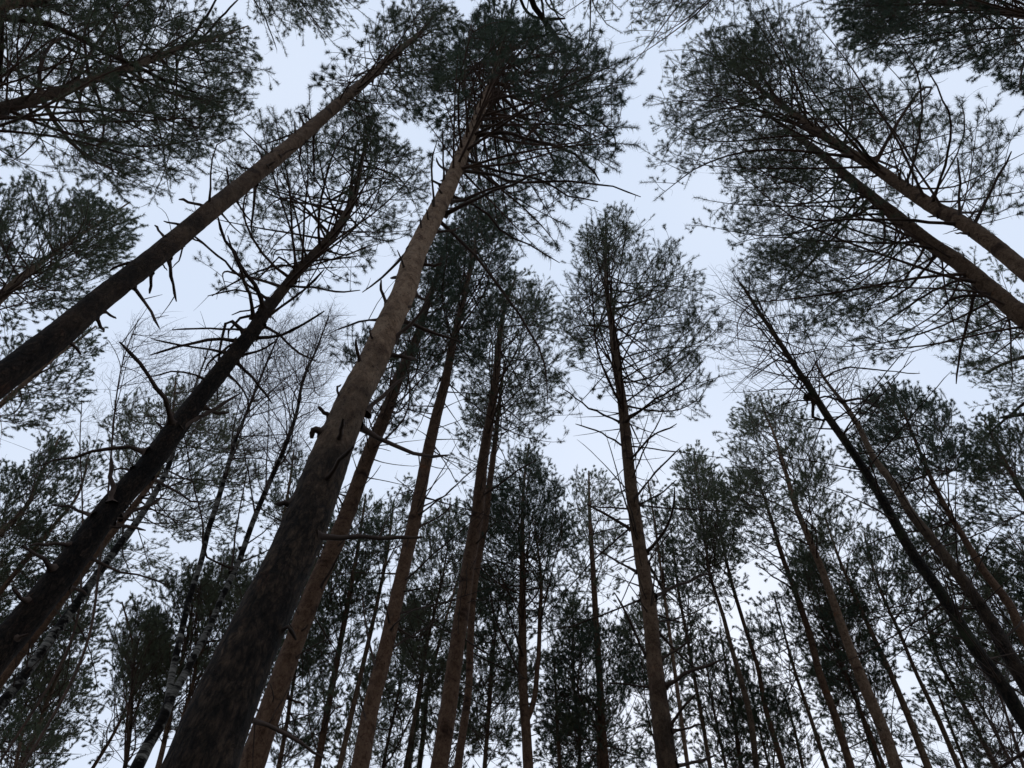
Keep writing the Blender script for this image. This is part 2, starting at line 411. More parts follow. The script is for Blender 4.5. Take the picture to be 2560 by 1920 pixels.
def build_tree(T):
    seed = T['seed']; rng = np.random.default_rng(seed)
    kind = T.get('kind', 'pine'); H = T['H']
    S = to_ground(stem3d(T['px'], H)); base = np.array([S[0, 0], S[0, 1], 0.0])
    axis = S[-1, :2]
    dist = float(np.linalg.norm(S[len(S) // 2 + 1, :3] - EYE))
    near = T.get('near', 0)
    Rb = S[4 if len(S) > 5 else 1, 3]
    LOG.append((T['id'], round(float(np.hypot(*base[:2])), 1), round(dist, 1), 'dia %.2f' % (2 * Rb), 'lean %.2f' % float(np.hypot(*(axis - base[:2])))))
    root = bpy.data.objects.new(T.get('name', 'pine_tree' if kind != 'birch' else 'birch_tree'), None); C.objects.link(root)
    root.location = base; root.empty_display_size = 0.5
    root['label'] = T['label']; root['category'] = 'birch' if kind == 'birch' else 'tree' if kind == 'bare' else 'pine tree'
    if T.get('group'): root['group'] = T['group']
    mtl = M[T.get('bark', 'birch' if kind == 'birch' else 'bark')]
    sides, step, rough = ((48, 0.035, 0.0135), (18, 0.12, 0.012), (10, 0.3, 0.012))[2 - near if near else 2]
    me, Q = trunk_mesh(S, base, mtl, sides, step, rough, seed)
    link('trunk', me, root)
    stems = [(S, Q)]
    for fk in T.get('forks', []):
        F_ = stem3d(fk, H, axis=axis)
        # join the fork to the trunk at its foot
        zt = F_[0, 2] - 0.25
        p = [np.interp(zt, S[:, 2], S[:, i]) for i in range(3)]
        F_ = np.vstack([[p[0], p[1], zt, F_[0, 3]], F_])
        me2, Q2 = trunk_mesh(F_, base, mtl, 10, 0.15, rough, seed + 7)
        link('side_stem', me2, root); stems.append((F_, Q2))
    poly = T.get('poly')
    pal = M[T.get('needle', 'needle')]
    # ---------------- crown
    crown_parts = []; wood_mat = M['birch_twig'] if kind == 'birch' else M['branch']
    for si, (S_, Q_) in enumerate(stems):
        if poly is None: break
        zz = np.linspace(S_[0, 2], S_[-1, 2], 200)
        line = np.stack([np.interp(zz, S_[:, 2], S_[:, i]) for i in range(3)], -1)
        ins = inside(poly, project(line))
        if not ins.any(): zc = H * 0.6
        else: zc = zz[ins][0]
        zc = max(zc + T.get('cb', 0.0), 2.5); zt = S_[-1, 2]
        zc = min(zc, zt - 2.0)
        Rm = T.get('R', 2.6) * (1.0 if near == 2 else 1.3); dens = T.get('dens', 1.0)
        sp = T.get('whorl', 0.42) / dens ** 0.5; nb = T.get('nb', 5)
        nz_ = int((zt - zc) / sp)
        zs = np.repeat(zc + (zt - zc - 0.15) * (np.arange(nz_) + 0.5) / nz_, nb) + rng.normal(0, 0.06, nz_ * nb)
        n = len(zs)
        az = rng.uniform(0, 2 * math.pi, n)
        az = (np.tile(np.arange(nb) * 2 * math.pi / nb, nz_) + np.repeat(rng.uniform(0, 6.28, nz_), nb) + rng.normal(0, 0.3, n))
        u = np.clip((zs - zc) / (zt - zc), 0, 1)
        prof = (1 - u) ** T.get('pow', 0.6 if near == 2 else 0.48) * (0.62 + 0.38 * np.minimum(1, u / 0.25)) + 0.10
        L = Rm * prof * rng.uniform(0.55, 1.2, n)
        if kind == 'birch': el = R_(38) + u * R_(25) + rng.normal(0, R_(8), n); lift = rng.uniform(0.0, 0.5, n)
        else:
            el = R_(T.get('el0', 2)) + u ** 1.2 * R_(52) + rng.normal(0, R_(9), n); lift = rng.uniform(0.1, 0.9, n) * (1 - 0.6 * u)
        d = np.stack([np.cos(el) * np.cos(az), np.cos(el) * np.sin(az), np.sin(el)], -1)
        b = np.stack([np.interp(zs, S_[:, 2], S_[:, i]) for i in range(3)], -1)
        P = walk(rng, b, d, L, 12, 0.17, lift)
        pr = inside(poly, project(P) + rng.normal(0, 10, (n, 1, 2)))
        frac = np.ones(n)
        for j in range(n):
            o_ = np.where(~pr[j, 1:])[0]
            if len(o_):
                # allow lower branches whose foot is outside but not those that leave
                first = o_[0]
                frac[j] = max(first + 0.5, 0) / 11.0
                if not pr[j, 0] and pr[j, 4:].mean() > 0.7: frac[j] = 1.0
        keep = frac * L > 0.3
        P = cut_poly(P, frac)[keep]; L = (L * frac)[keep]; u = u[keep]; n = len(P)
        if n == 0: continue
        thick = T.get('thick', 1.0)
        rb = (0.0045 + 0.0043 * L) * thick
        R1 = rb[:, None] * (np.linspace(1, 0.0, 12)[None] ** 0.85 * 0.88 + 0.12)
        R1[:, 0] *= 1.35
        # secondaries
        if kind == 'birch':
            p2, t2, l2, Q2 = side_shoots(rng, P, L, 0.22, 0.12, R_(42), lambda Lp, t, r: (0.25 + 0.42 * Lp * (1 - t)) * r, 7, 0.10, 0.3, 0.9)
            p3, t3, l3, Q3 = side_shoots(rng, Q2, l2, 0.10, 0.1, R_(45), lambda Lp, t, r: (0.16 + 0.35 * Lp * (1 - t)) * r, 5, 0.22, -0.15, 1.0)
        else:
            p2, t2, l2, Q2 = side_shoots(rng, P, L, 0.20, T.get('t0', 0.22), R_(46), lambda Lp, t, r: np.minimum(0.30 + 0.50 * Lp * (1 - t), 1.6) * r, 7, 0.16, 0.35, 0.6)
            p3, t3, l3, Q3 = side_shoots(rng, Q2, l2, 0.10, 0.2, R_(42), lambda Lp, t, r: (0.15 + 0.30 * Lp * (1 - t)) * r, 5, 0.16, 0.5, 0.7)
        k2 = inside(poly, project(Q2[:, -1]) + rng.normal(0, 14, (len(Q2), 2)))
        k3 = inside(poly, project(Q3[:, -1]) + rng.normal(0, 14, (len(Q3), 2))) & k2[p3]
        # clumps and gaps
        ph = rng.uniform(0, 6.28, (5, 3)); fr = rng.normal(0, 1, (5, 3)) * 2.2
        def clump(X):
            s = 0
            for q in range(5): s = s + np.sin(X @ fr[q] + ph[q, 0])
            return s / 5
        cl = clump(Q3[:, -1] - base)
        foli = k3 & (cl > T.get('gap', -0.42))
        bare = rng.uniform(0, 1, len(Q3)) < T.get('bare', 0.08)
        R2 = (0.35 * np.interp(t2, [0, 1], [1, 0.45]) * rb[p2] + 0.0015)[:, None] * np.linspace(1, 0.35, 7)[None]
        wfin = max(0.0016, (0.00011 if kind == 'birch' else 0.00015) * dist)
        R3 = np.full(len(Q3), wfin)[:, None] * np.linspace(1.25, 0.6, 5)[None]
        own = near > 0
        if own:
            pb = p2; p3b = p2[p3]
            order = np.argsort(-L)
            limit = 95 if si == 0 else 4
            for q in order[:limit]:
                a2 = k2 & (p2 == q); a3 = k3 & (p3b == q)
                parts = [(*tubes(P[q:q + 1] - base, R1[q:q + 1], 7), 0)]
                if a2.any(): parts.append((*tubes(Q2[a2] - base, R2[a2], 4), 0))
                if a3.any(): parts.append((*tubes(Q3[a3] - base, R3[a3], 3), 0))
                link('branch', make_mesh('branch', parts, [wood_mat]), root)
            rest = np.zeros(n, bool); rest[order[limit:]] = True
        else: rest = np.ones(n, bool)
        if rest.any():
            a2 = k2 & rest[p2]; a3 = k3 & rest[p2[p3]]
            crown_parts.append((*tubes(P[rest] - base, R1[rest], 5), 1))
            if a2.any(): crown_parts.append((*tubes(Q2[a2] - base, R2[a2], 3), 1))
            if a3.any(): crown_parts.append((*tubes(Q3[a3] - base, R3[a3], 3), 1))
        if kind == 'birch':
            p4, t4, l4, Q4 = side_shoots(rng, Q3[k3], l3[k3], 0.08, 0.1, R_(48), lambda Lp, t, r: (0.09 + 0.3 * Lp * (1 - t)) * r, 4, 0.25, -0.3, 1.0)
            k4 = inside(poly, project(Q4[:, -1]) + rng.normal(0, 14, (len(Q4), 2)))
            Q4 = Q4[k4]
            crown_parts.append((*tubes(Q4 - base, np.full((len(Q4), 4), wfin * 0.75), 3), 1))
        elif kind == 'pine':
            X = Q3[foli & ~bare]
            ww = max(0.0042, 0.00038 * dist) * T.get('nw', 1.0)
            cnt = int(T.get('cnt', 26) * 2.6); FC.append((T['id'], len(X) * cnt, n))
            v, f = needle_mesh(rng, X, 0.32, cnt, 0.066, ww)
            crown_parts.append((v - base, f, 0))
            v, f = needle_mesh(rng, P[T.get('tipcut', 0):], 0.86, cnt * 2, 0.066, ww)
            crown_parts.append((v - base, f, 0))
            # leading shoots of the side branches
            tips = Q2[k2]
            v, f = needle_mesh(rng, tips, 0.6, int(cnt * 1.5), 0.066, ww)
            crown_parts.append((v - base, f, 0))
        # thin curled bare twigs sticking out of the crown
        bq = Q3[k3 & bare]
        if len(bq):
            nq = len(bq)
            dq = norm(bq[:, -1] - bq[:, -2]); sq = norm(np.cross(dq, rng.normal(0, 1, dq.shape)))
            aq = np.linspace(0, 1, 9)[None, :, None] * rng.uniform(1.2, 4.4, (nq, 1, 1)); lq = rng.uniform(0.12, 0.42, (nq, 1, 1))
            W = bq[:, -1:] + lq / aq.max(1, keepdims=True) * (dq[:, None] * np.sin(aq) + sq[:, None] * (1 - np.cos(aq)))
            W += np.cross(dq, sq)[:, None] * np.linspace(0, 1, 9)[None, :, None] * lq * 0.3
            crown_parts.append((*tubes(W - base, np.full((nq, 9), wfin * 0.9), 3), 1))
    if crown_parts:
        link('crown', make_mesh('crown', crown_parts, [pal, wood_mat], smooth=False), root)
    # ---------------- dead branches drawn from the photograph
    for br in T.get('dead', []):
        pts, w0, w1 = br[0], br[1], br[2]; k_ = br[3] if len(br) > 3 else rng.uniform(-0.10, 0.12)
        x0, y0 = pts[0]
        dd = ray(x0, y0); pr = project(S[:, :3])
        # nearest trunk point in the picture
        zz = np.linspace(S[0, 2], S[-1, 2], 600)
        ln = np.stack([np.interp(zz, S[:, 2], S[:, i]) for i in range(3)], -1)
        rr = np.interp(zz, S[:, 2], S[:, 3])
        j = np.argmin(np.sum((project(ln) - np.array([x0, y0])) ** 2, 1))
        tgt = ln[j]; dep = np.linalg.norm(tgt - EYE)
        P3 = []
        cum = 0; tot = sum(math.dist(pts[q], pts[q + 1]) for q in range(len(pts) - 1))
        for q, (x, y) in enumerate(pts):
            if q: cum += math.dist(pts[q - 1], pts[q])
            dv = ray(x, y); dv = dv / np.linalg.norm(dv)
            P3.append(EYE + dv * dep * (1 + k_ * cum / tot * min(1, tot / 200)))
        P3 = np.array(P3)
        if len(P3) == 2: P3 = np.vstack([P3[:1], P3.mean(0)[None] + rng.normal(0, 0.012, 3), P3[1:]])
        Lv = P3[0] - tgt; o_ = np.linalg.norm(Lv); cd = EYE - tgt; cd = cd / np.linalg.norm(cd); R0 = rr[j]
        if o_ < R0: sh = cd * 0.92 * math.sqrt(max(R0 * R0 - o_ * o_, 0)); P3 = P3 + sh       # leaves the side we look at
        else:
            bs = tgt + Lv * (R0 * 0.9 / o_)
            if o_ < 2.0 * R0 + 0.03: P3[0] = bs
            else: P3 = np.vstack([bs, P3])
        s = dep / FPX * 0.5 * 1.12
        dead_branch(root, P3, w0 * s, w1 * s, base, rng, M['dead'], twigs=4)
    # ---------------- further short dead branches along the bole
    nd_, l0, l1, zlo, zhi = T.get('snags', (0, 0, 0, 0, 0))
    for q in range(int(nd_ * 1.7)):
        z = rng.uniform(zlo, zhi); b = np.array([np.interp(z, S[:, 2], S[:, i]) for i in range(3)])
        a = rng.uniform(0, 6.28); el = rng.normal(0.15, 0.3); L = rng.uniform(l0, l1) * rng.uniform(0.4, 1)
        d = np.array([[math.cos(a) * math.cos(el), math.sin(a) * math.cos(el), math.sin(el)]])
        W = walk(rng, b[None] + d * np.interp(z, S[:, 2], S[:, 3]) * 0.85, d, np.array([L]), 7, 0.07, rng.uniform(-0.2, 0.4))[0]
        rr = 0.0045 + 0.0048 * L; nd_n = 0
        dead_branch(root, W, rr * 1.1, rr * 0.35 if L > 0.5 else rr * 0.8, base, rng, M['dead'], twigs=3)
    # ---------------- snapped stubs and knots
    nk, zlo, zhi = T.get('knots', (0, 0, 0))
    for q in range(nk):
        z = rng.uniform(zlo, zhi); b = np.array([np.interp(z, S[:, 2], S[:, i]) for i in range(3)]); rr0 = np.interp(z, S[:, 2], S[:, 3])
        a = rng.uniform(0, 6.28); el = rng.uniform(0.0, 0.9); L = rng.uniform(0.02, 0.13); r = rng.uniform(0.005, 0.012)
        h = np.array([math.cos(a), math.sin(a), 0]); d = h * math.cos(el) + np.array([0, 0, math.sin(el)])
        P0 = b + h * rr0 * 0.9
        dead_branch(root, [P0, P0 + d * (L * .5 + .01), P0 + d * (L + .02)], r * 1.25, r * 0.6, base, rng, M['dead'], twigs=0)
    return root
# ------------------------------------------------------------------ ground
def ground():
    n = 90; xs = np.sign(np.linspace(-1, 1, n)) * np.abs(np.linspace(-1, 1, n)) ** 2.2 * 900
    X, Y = np.meshgrid(xs, xs, indexing='ij')
    rng = np.random.default_rng(3)
    Z = 0.06 * np.sin(X * 0.7) * np.cos(Y * 0.6) + 0.03 * np.sin(X * 2.1 + Y) - 0.04
    V = np.stack([X, Y, Z], -1).reshape(-1, 3); i = np.arange(n * n).reshape(n, n)
    F = np.stack([i[:-1, :-1], i[1:, :-1], i[1:, 1:], i[:-1, 1:]], -1).reshape(-1, 4)
    o = link('forest_floor', make_mesh('forest_floor', [(V, F, 0)], [M['ground']])); o['kind'] = 'structure'
ground()

# ------------------------------------------------------------------ the trees; picture points are in pixels of the photograph
G_ = 'pines of the forest stand'
T_ = []
def tree(id, H, px, poly, label, **k):
    k.update(id=id, H=H, px=px, poly=poly, label=label, seed=k.get('seed', 100 + len(T_) * 13))
    if k.get('kind', 'pine') == 'pine': k.setdefault('group', G_)
    T_.append(k)

tree('A', 21, [(1091,22,4),(1053,80,12),(1002,122,18),(927,190,25),(825,278,32),(738,354,40),(506,544,52),(367,659,58),(253,748,64),(148,836,74),(0,950,82),(-150,1065,92)],
 [(790,215),(820,150),(900,110),(930,50),(1000,10),(1060,-30),(1130,-10),(1160,60),(1135,150),(1100,230),(1060,280),(960,330),(900,335),(850,300)],
 'long bare brown pine leaning from the left edge to a small top crown', near=2, bark='bark_mid', knots=(30,5,16), R=2.1, dens=1.2, cnt=28,
 dead=[([(523,506),(527,439),(530,392),(538,367),(574,346)],5,2),([(513,517),(447,498)],6,5),([(413,595),(388,563)],6,5),([(460,563),(409,555)],5,4),([(409,555),(421,548),(413,531),(392,515)],1.5,1),
 ([(574,470),(567,418)],5,4),([(633,422),(589,407)],5,3),([(671,386),(637,354),(603,321)],4,2),([(730,335),(690,350),(654,363)],4,3),([(776,302),(741,281)],4,2),([(425,651),(430,693),(440,754)],8,5),
 ([(382,691),(374,733)],7,5),([(340,727),(371,769),(399,822)],7,5),([(249,805),(260,828)],7,6),([(270,788),(291,796)],6,4),([(184,864),(203,887)],7,5),([(333,657),(274,676)],6,5),([(641,464),(633,519),(629,590)],7,4),
 ([(595,506),(641,561)],5,3),([(751,363),(751,409)],5,3),([(787,338),(787,456)],5,3),([(464,620),(447,654),(430,671)],4,2),([(555,535),(610,590)],4,2)])

tree('B', 18.5, [(935,285,4),(905,400,10),(884,494,18),(845,570,24),(802,621,28),(743,680,28),(696,739,29),(658,786,36),(633,828,38),(591,878,41),(540,942,46),(485,1013,49),(430,1085,56),(359,1178,61),(274,1275,67),(190,1389,73),(84,1524,80),(0,1625,86),(-120,1780,92)],
 [(780,240),(850,220),(930,250),(960,330),(1060,380),(1080,440),(1050,540),(960,620),(890,700),(800,730),(700,740),(560,745),(440,700),(440,640),(520,560),(430,520),(500,420),(600,330),(640,280),(700,270)],
 'crooked dark pine with kinked trunk and many curved dead branches', near=2, bark='bark_dark', knots=(24,3,12), R=3.9, dens=1.5, cnt=24, thick=1.2, t0=0.3,
 dead=[([(658,773),(646,727),(608,676),(582,625),(561,600),(545,540)],11,5),([(631,794),(629,756),(608,697),(587,642),(570,590)],9,4),([(608,701),(549,642),(498,600),(440,560)],6,3),([(671,790),(717,756),(772,714),(810,676)],7,5),
 ([(650,853),(696,840),(751,815),(810,777)],7,5),([(591,853),(527,849),(464,862),(418,874),(375,887)],8,4),([(553,874),(506,870),(464,868),(422,857),(375,847)],6,3),([(612,824),(560,821),(506,821),(430,825)],5,3),
 ([(591,857),(549,883),(519,908),(511,929)],6,4),([(645,786),(603,794),(578,819),(570,849)],7,4),([(658,815),(700,840),(738,874),(789,903)],7,4),([(612,895),(655,875),(696,849)],6,4),([(599,912),(633,946),(658,980),(677,1009)],7,5),
 ([(578,944),(603,967),(620,997),(624,1043)],6,3),([(570,798),(557,836),(549,878),(544,938),(544,1000)],8,4),([(519,952),(477,933),(430,929),(367,944)],6,3),([(430,1060),(414,1005),(380,954),(338,895),(302,855)],12,6),
 ([(447,1073),(519,1030),(597,986)],10,6),([(523,1030),(572,1031)],8,6),([(367,1132),(312,1117),(253,1127),(190,1144),(131,1153),(93,1167)],11,3),([(333,1174),(304,1170),(274,1178)],7,3),([(278,1262),(278,1200),(278,1148)],12,7),
 ([(236,1292),(181,1271),(131,1258)],9,4),([(304,1296),(359,1271),(405,1241)],10,5),([(295,1317),(330,1318),(363,1325)],7,5),([(177,1363),(127,1357),(76,1361)],8,5),([(131,1423),(101,1393),(57,1370)],10,6),([(68,1503),(32,1469)],9,6),
 ([(388,1203),(443,1229),(485,1254),(548,1245)],7,3),([(236,1403),(295,1427),(359,1439),(422,1465)],7,3),([(181,1473),(219,1488)],8,5),([(700,735),(640,770),(580,785)],5,3),([(720,715),(790,720),(850,730),(900,725)],6,3),
 ([(745,680),(700,640),(640,700)],5,3),([(760,655),(820,650),(900,640)],6,3),([(800,620),(860,640),(930,610)],5,3),([(760,668),(700,665),(620,690),(530,740)],5,3),([(690,750),(660,740),(600,725),(520,740)],5,3)])

tree('C', 20, [(1262,50,4),(1247,139,12),(1230,202,18),(1197,287,28),(1167,359,33),(1137,430,38),(1108,498,44),(1070,570,50),(1032,654,57),(1011,727,62),(977,802,67),(931,904,74),(889,988,83),(855,1073,93),(821,1191,106),(793,1228,111),(738,1368,122),(675,1507,134),(612,1642,150),(548,1790,172),(510,1903,186),(455,2060,205)],
 [(1060,190),(1130,110),(1180,40),(1240,10),(1330,60),(1450,60),(1530,100),(1575,160),(1600,230),(1570,300),(1560,400),(1480,500),(1400,560),(1380,650),(1300,620),(1220,560),(1130,480),(1120,380),(1080,340),(1090,260)],
 'biggest nearest pine with thick pale upper trunk and black branch stubs', near=2, bark='bark_pale', knots=(34,5,15), R=4.4, dens=1.9, cnt=30, gap=-0.36, whorl=0.38, needle='needle_dark', thick=1.15, bare=0.14,
 dead=[([(969,760),(954,699)],8,5),([(1024,625),(981,668),(948,699),(905,731)],8,4,0.15),([(946,800),(901,803),(836,828)],6,4),([(901,916),(893,880),(889,849)],9,6),([(931,850),(925,822)],6,4),([(981,853),(1019,815),(1074,756)],12,5),
 ([(1024,811),(1087,832),(1150,855)],9,7),([(986,893),(1036,897)],10,8),([(914,1035),(948,997),(990,959),(1019,938)],14,6),([(914,1073),(969,1106),(1019,1127),(1074,1142),(1125,1136)],13,7),([(842,1106),(855,1051)],13,8,-0.15),
 ([(808,1203),(842,1161),(880,1121)],11,8,-0.12),([(823,1039),(797,1016)],9,8),([(806,1081),(778,1096)],17,13),([(717,1256),(690,1260)],15,9),([(790,1340),(850,1345),(900,1346),(985,1346),(1046,1342)],14,9),([(641,1806),(717,1836),(760,1866),(819,1899)],11,6),
 ([(1087,523),(1081,500)],7,5),([(1081,456),(1078,436)],7,4),([(1100,420),(1090,395)],6,4),([(1110,456),(1108,397),(1107,321)],5,3),([(1085,530),(1081,456),(1081,388),(1093,357)],6,3),([(1055,591),(1053,544)],8,3),([(1067,562),(1066,523)],7,3),([(1096,495),(1095,470)],7,3),
 ([(1112,536),(1163,511),(1264,468),(1370,428)],10,5),([(1129,506),(1201,485),(1285,451)],9,4),([(1163,430),(1222,435),(1285,454),(1391,451),(1483,458),(1538,468),(1602,494)],8,3),([(1192,409),(1256,432),(1348,447),(1412,485),(1496,504)],7,3),
 ([(1197,342),(1264,333),(1327,350),(1391,367),(1467,409),(1500,456)],10,4),([(1205,523),(1260,586),(1319,608),(1353,629),(1397,658)],7,3),([(1095,580),(1150,570)],7,4),([(1066,665),(1104,659)],8,5),([(1043,739),(1074,735)],9,6),
 ([(1090,545),(1150,600),(1201,655),(1264,739),(1306,802),(1348,870),(1365,946),(1365,1001)],9,3,-0.1),([(1035,690),(1018,715),(1036,690)],7,4),([(1000,770),(1030,765)],9,6),([(850,1000),(853,960)],7,4),([(700,1580),(740,1600)],9,7)])

tree('D', 21, [(1125,565,4),(1095,680,12),(1061,781,19),(1036,861,23),(1002,929,27),(969,1022,32),(926,1127,36),(884,1241,40),(869,1283,42),(780,1490,49),(700,1705,57),(650,1853,66),(629,1912,68),(590,2020,74)],
 [(1020,700),(1060,600),(1130,540),(1180,600),(1170,720),(1150,850),(1120,960),(1050,1050),(960,1110),(900,1160),(870,1080),(900,960),(840,900),(830,850),(900,830),(960,800)],
 'slim orange barked pine standing just right of the biggest trunk', near=1, bark='bark_red', R=3.2, needle='needle_dark', dens=1.5, cnt=30, snags=(26,0.3,1.6,6,13),
 dead=[([(800,1470),(830,1420),(850,1380)],6,3),([(750,1580),(770,1560)],6,3),([(720,1740),(760,1760)],7,5)])
tree('E', 22, [(1203,498,4),(1180,650,10),(1154,769,16),(1133,853,20),(1112,959,24),(1087,1056,28),(1062,1170,31),(1040,1283,34),(1011,1410,35),(986,1524,37),(960,1642,40),(927,1769,43),(901,1912,47),(880,2010,50)],
 [(1120,560),(1150,500),(1210,480),(1270,520),(1290,600),(1290,680),(1260,760),(1220,850),(1180,950),(1120,960),(1080,900),(1070,800),(1070,700),(1090,620)],
 'straight reddish pine with a dark dense crown, between the biggest trunk and the twin trunks', near=1, bark='bark_red', R=3.0, needle='needle_dark', dens=2.0, cnt=32, gap=-0.6, snags=(34,0.4,2.0,7,16),
 dead=[([(944,1692),(920,1590),(905,1490)],6,3),([(975,1560),(960,1500)],5,3),([(980,1620),(1050,1580),(1110,1530)],5,3),([(1000,1570),(1040,1600),(1080,1560)],4,2),([(1060,1320),(1100,1290),(1140,1255)],5,3),([(1050,1270),(1090,1250),(1125,1235)],4,2),([(915,1800),(900,1730)],5,3)])
tree('F', 22.5, [(1290,690,4),(1260,777,11),(1247,862,16),(1239,950,20),(1222,1064,24),(1205,1170,28),(1192,1292,33),(1175,1389,35),(1154,1536,38),(1133,1684,41),(1112,1832,45),(1099,1912,47),(1085,2010,50)],
 [(1180,760),(1230,700),(1300,670),(1370,700),(1400,780),(1430,860),(1440,950),(1430,1060),(1380,1120),(1300,1100),(1230,1130),(1150,1080),(1150,960),(1160,860)],
 'left and thicker of two pines whose trunks nearly touch, below the middle of the photo', near=1, bark='bark_red', R=3.4, dens=1.15, snags=(22,0.3,1.6,8,16),
 dead=[([(1205,1240),(1250,1210),(1290,1180),(1340,1150)],5,3),([(1190,1360),(1240,1300)],4,2),([(1150,1590),(1230,1640)],5,3)])
tree('F2', 21, [(1262,900,4),(1247,1022,10),(1235,1127,14),(1218,1258,18),(1213,1300,20),(1197,1389,19),(1182,1494,19),(1176,1600,18),(1171,1726,19),(1150,1878,21),(1140,1960,22)],
 [(1190,920),(1260,880),(1330,950),(1380,1050),(1340,1110),(1280,1180),(1200,1230),(1120,1220),(1130,1100)],
 'thinner pine half hidden behind its thicker twin below the middle of the photo', near=1, bark='bark_red', R=2.4, dens=0.8, snags=(18,0.4,2.0,7,15))
tree('G', 22, [(1515,560,4),(1514,640,8),(1517,727,12),(1530,819,17),(1538,895,20),(1555,1001,25),(1568,1127,29),(1585,1275,33),(1602,1389,35),(1623,1515,38),(1635,1642,42),(1652,1790,50),(1669,1912,55),(1682,2010,60)],
 [(1390,780),(1430,640),(1450,570),(1520,520),(1560,510),(1600,560),(1680,550),(1700,620),(1750,680),(1810,780),(1840,880),(1800,960),(1760,1060),(1700,1020),(1660,1070),(1560,1060),(1480,960),(1400,880)],
 'tall pine right of the centre with a full round crown standing free against the sky', near=1, bark='bark_mid', R=3.9, dens=1.2, pow=0.62, gap=-0.22, thick=1.1, snags=(40,0.5,2.2,8,15),
 dead=[([(1572,1325),(1517,1287),(1467,1260)],7,4),([(1597,1273),(1540,1270),(1483,1266)],5,3),([(1589,1431),(1538,1401),(1483,1368)],6,3),([(1610,1642),(1580,1566),(1538,1481)],7,4),([(1597,1262),(1644,1241),(1690,1200)],5,3),([(1618,1380),(1656,1334),(1680,1280),(1690,1220)],8,4),
 ([(1640,1490),(1700,1461),(1760,1437),(1799,1429)],8,5),([(1668,1714),(1736,1676),(1799,1650)],9,6),([(1620,1410),(1644,1452),(1669,1494)],6,4),([(1650,1580),(1702,1642),(1761,1688)],6,4),([(1677,1811),(1706,1768),(1740,1735)],7,4),([(1680,1828),(1753,1811)],7,4),([(1690,1915),(1740,1905),(1790,1887)],8,5),
 ([(1618,1718),(1570,1712),(1517,1707)],5,3),([(1660,1646),(1700,1620),(1740,1590)],6,4),([(1542,1056),(1475,1022),(1407,971)],5,3),([(1573,1150),(1630,1090),(1690,1060)],6,3),([(1560,1060),(1620,1010),(1700,960),(1740,920)],7,3),([(1565,1120),(1500,1080),(1440,1060)],5,3),([(1583,1250),(1640,1180),(1700,1120)],6,3)])
tree('H', 21, [(1322,1110,4),(1308,1230,8),(1306,1347,12),(1306,1473,17),(1306,1600,21),(1308,1726,24),(1317,1853,26),(1320,1912,27),(1324,2000,28)],
 [(1240,1180),(1300,1120),(1340,1110),(1380,1180),(1420,1220),(1440,1330),(1430,1450),(1400,1560),(1300,1600),(1200,1560),(1170,1450),(1080,1380),(1080,1300),(1180,1230)],
 'reddish pine with forked trunk at bottom centre and dark pointed crown', near=1, bark='bark_red', R=3.2, needle='needle_dark', dens=1.3, snags=(14,0.5,2.4,6,12),
 forks=[[(1338,1330,5),(1353,1452,8),(1350,1536,10),(1344,1663,12),(1326,1780,15)]],
 dead=[([(1305,1700),(1270,1620),(1240,1550),(1225,1480)],6,3),([(1306,1640),(1280,1560),(1262,1500)],5,3)])
tree('I', 22, [(1472,1178,4),(1474,1283,9),(1483,1431,14),(1490,1557,16),(1498,1684,18),(1505,1811,20),(1513,1912,21),(1520,2000,22)],
 [(1420,1240),(1450,1180),(1500,1165),(1550,1230),(1570,1320),(1560,1450),(1520,1540),(1450,1520),(1410,1400)],
 'narrow pale crowned pine left of the free standing round crown', near=1, bark='bark_red', R=2.6, needle='needle_pale', dens=1.1, snags=(18,0.5,2.0,6,13))
tree('J', 16, [(1490,1530,4),(1500,1650,10),(1500,1800,14),(1500,1960,18)],
 [(1370,1680),(1440,1560),(1490,1525),(1560,1570),(1610,1640),(1650,1760),(1650,1920),(1500,1980),(1390,1930),(1350,1800)],
 'short dense dark pine at the bottom edge with a broad pointed crown', R=3.2, dens=1.5, needle='needle_dark')
tree('K1', 19, [(1080,1490,4),(1062,1640,9),(1045,1768,12),(1024,1895,16),(1015,1980,18)],
 [(970,1560),(1020,1490),(1090,1450),(1130,1520),(1140,1640),(1100,1720),(1030,1760),(970,1680)],
 'left of two slim pines close together at the bottom, right of the reddish pine', near=1, R=2.8, dens=1.4, snags=(12,0.5,2.2,4,11))
tree('K2', 20, [(1150,1430,4),(1100,1600,8),(1066,1747,11),(1058,1840,13),(1049,1912,14),(1042,1990,16)],
 [(1090,1450),(1140,1400),(1200,1380),(1260,1460),(1240,1600),(1190,1750),(1110,1740),(1080,1600)],
 'right of two slim pines close together at the bottom, behind the twin trunks', near=1, R=2.8, dens=1.3, snags=(12,0.5,2.2,4,11))
tree('L', 19, [(915,1235,4),(890,1400,10),(860,1560,14),(822,1760,17),(790,1930,20)],
 [(800,1330),(850,1240),(920,1225),(980,1310),(970,1450),(930,1600),(880,1760),(830,1930),(720,1920),(740,1700),(790,1500)],
 'bushy pine filling the gap between the orange pine and the straight reddish pine', R=3.2, dens=1.2, bark='bark_red', snags=(14,0.6,2.4,4,10))
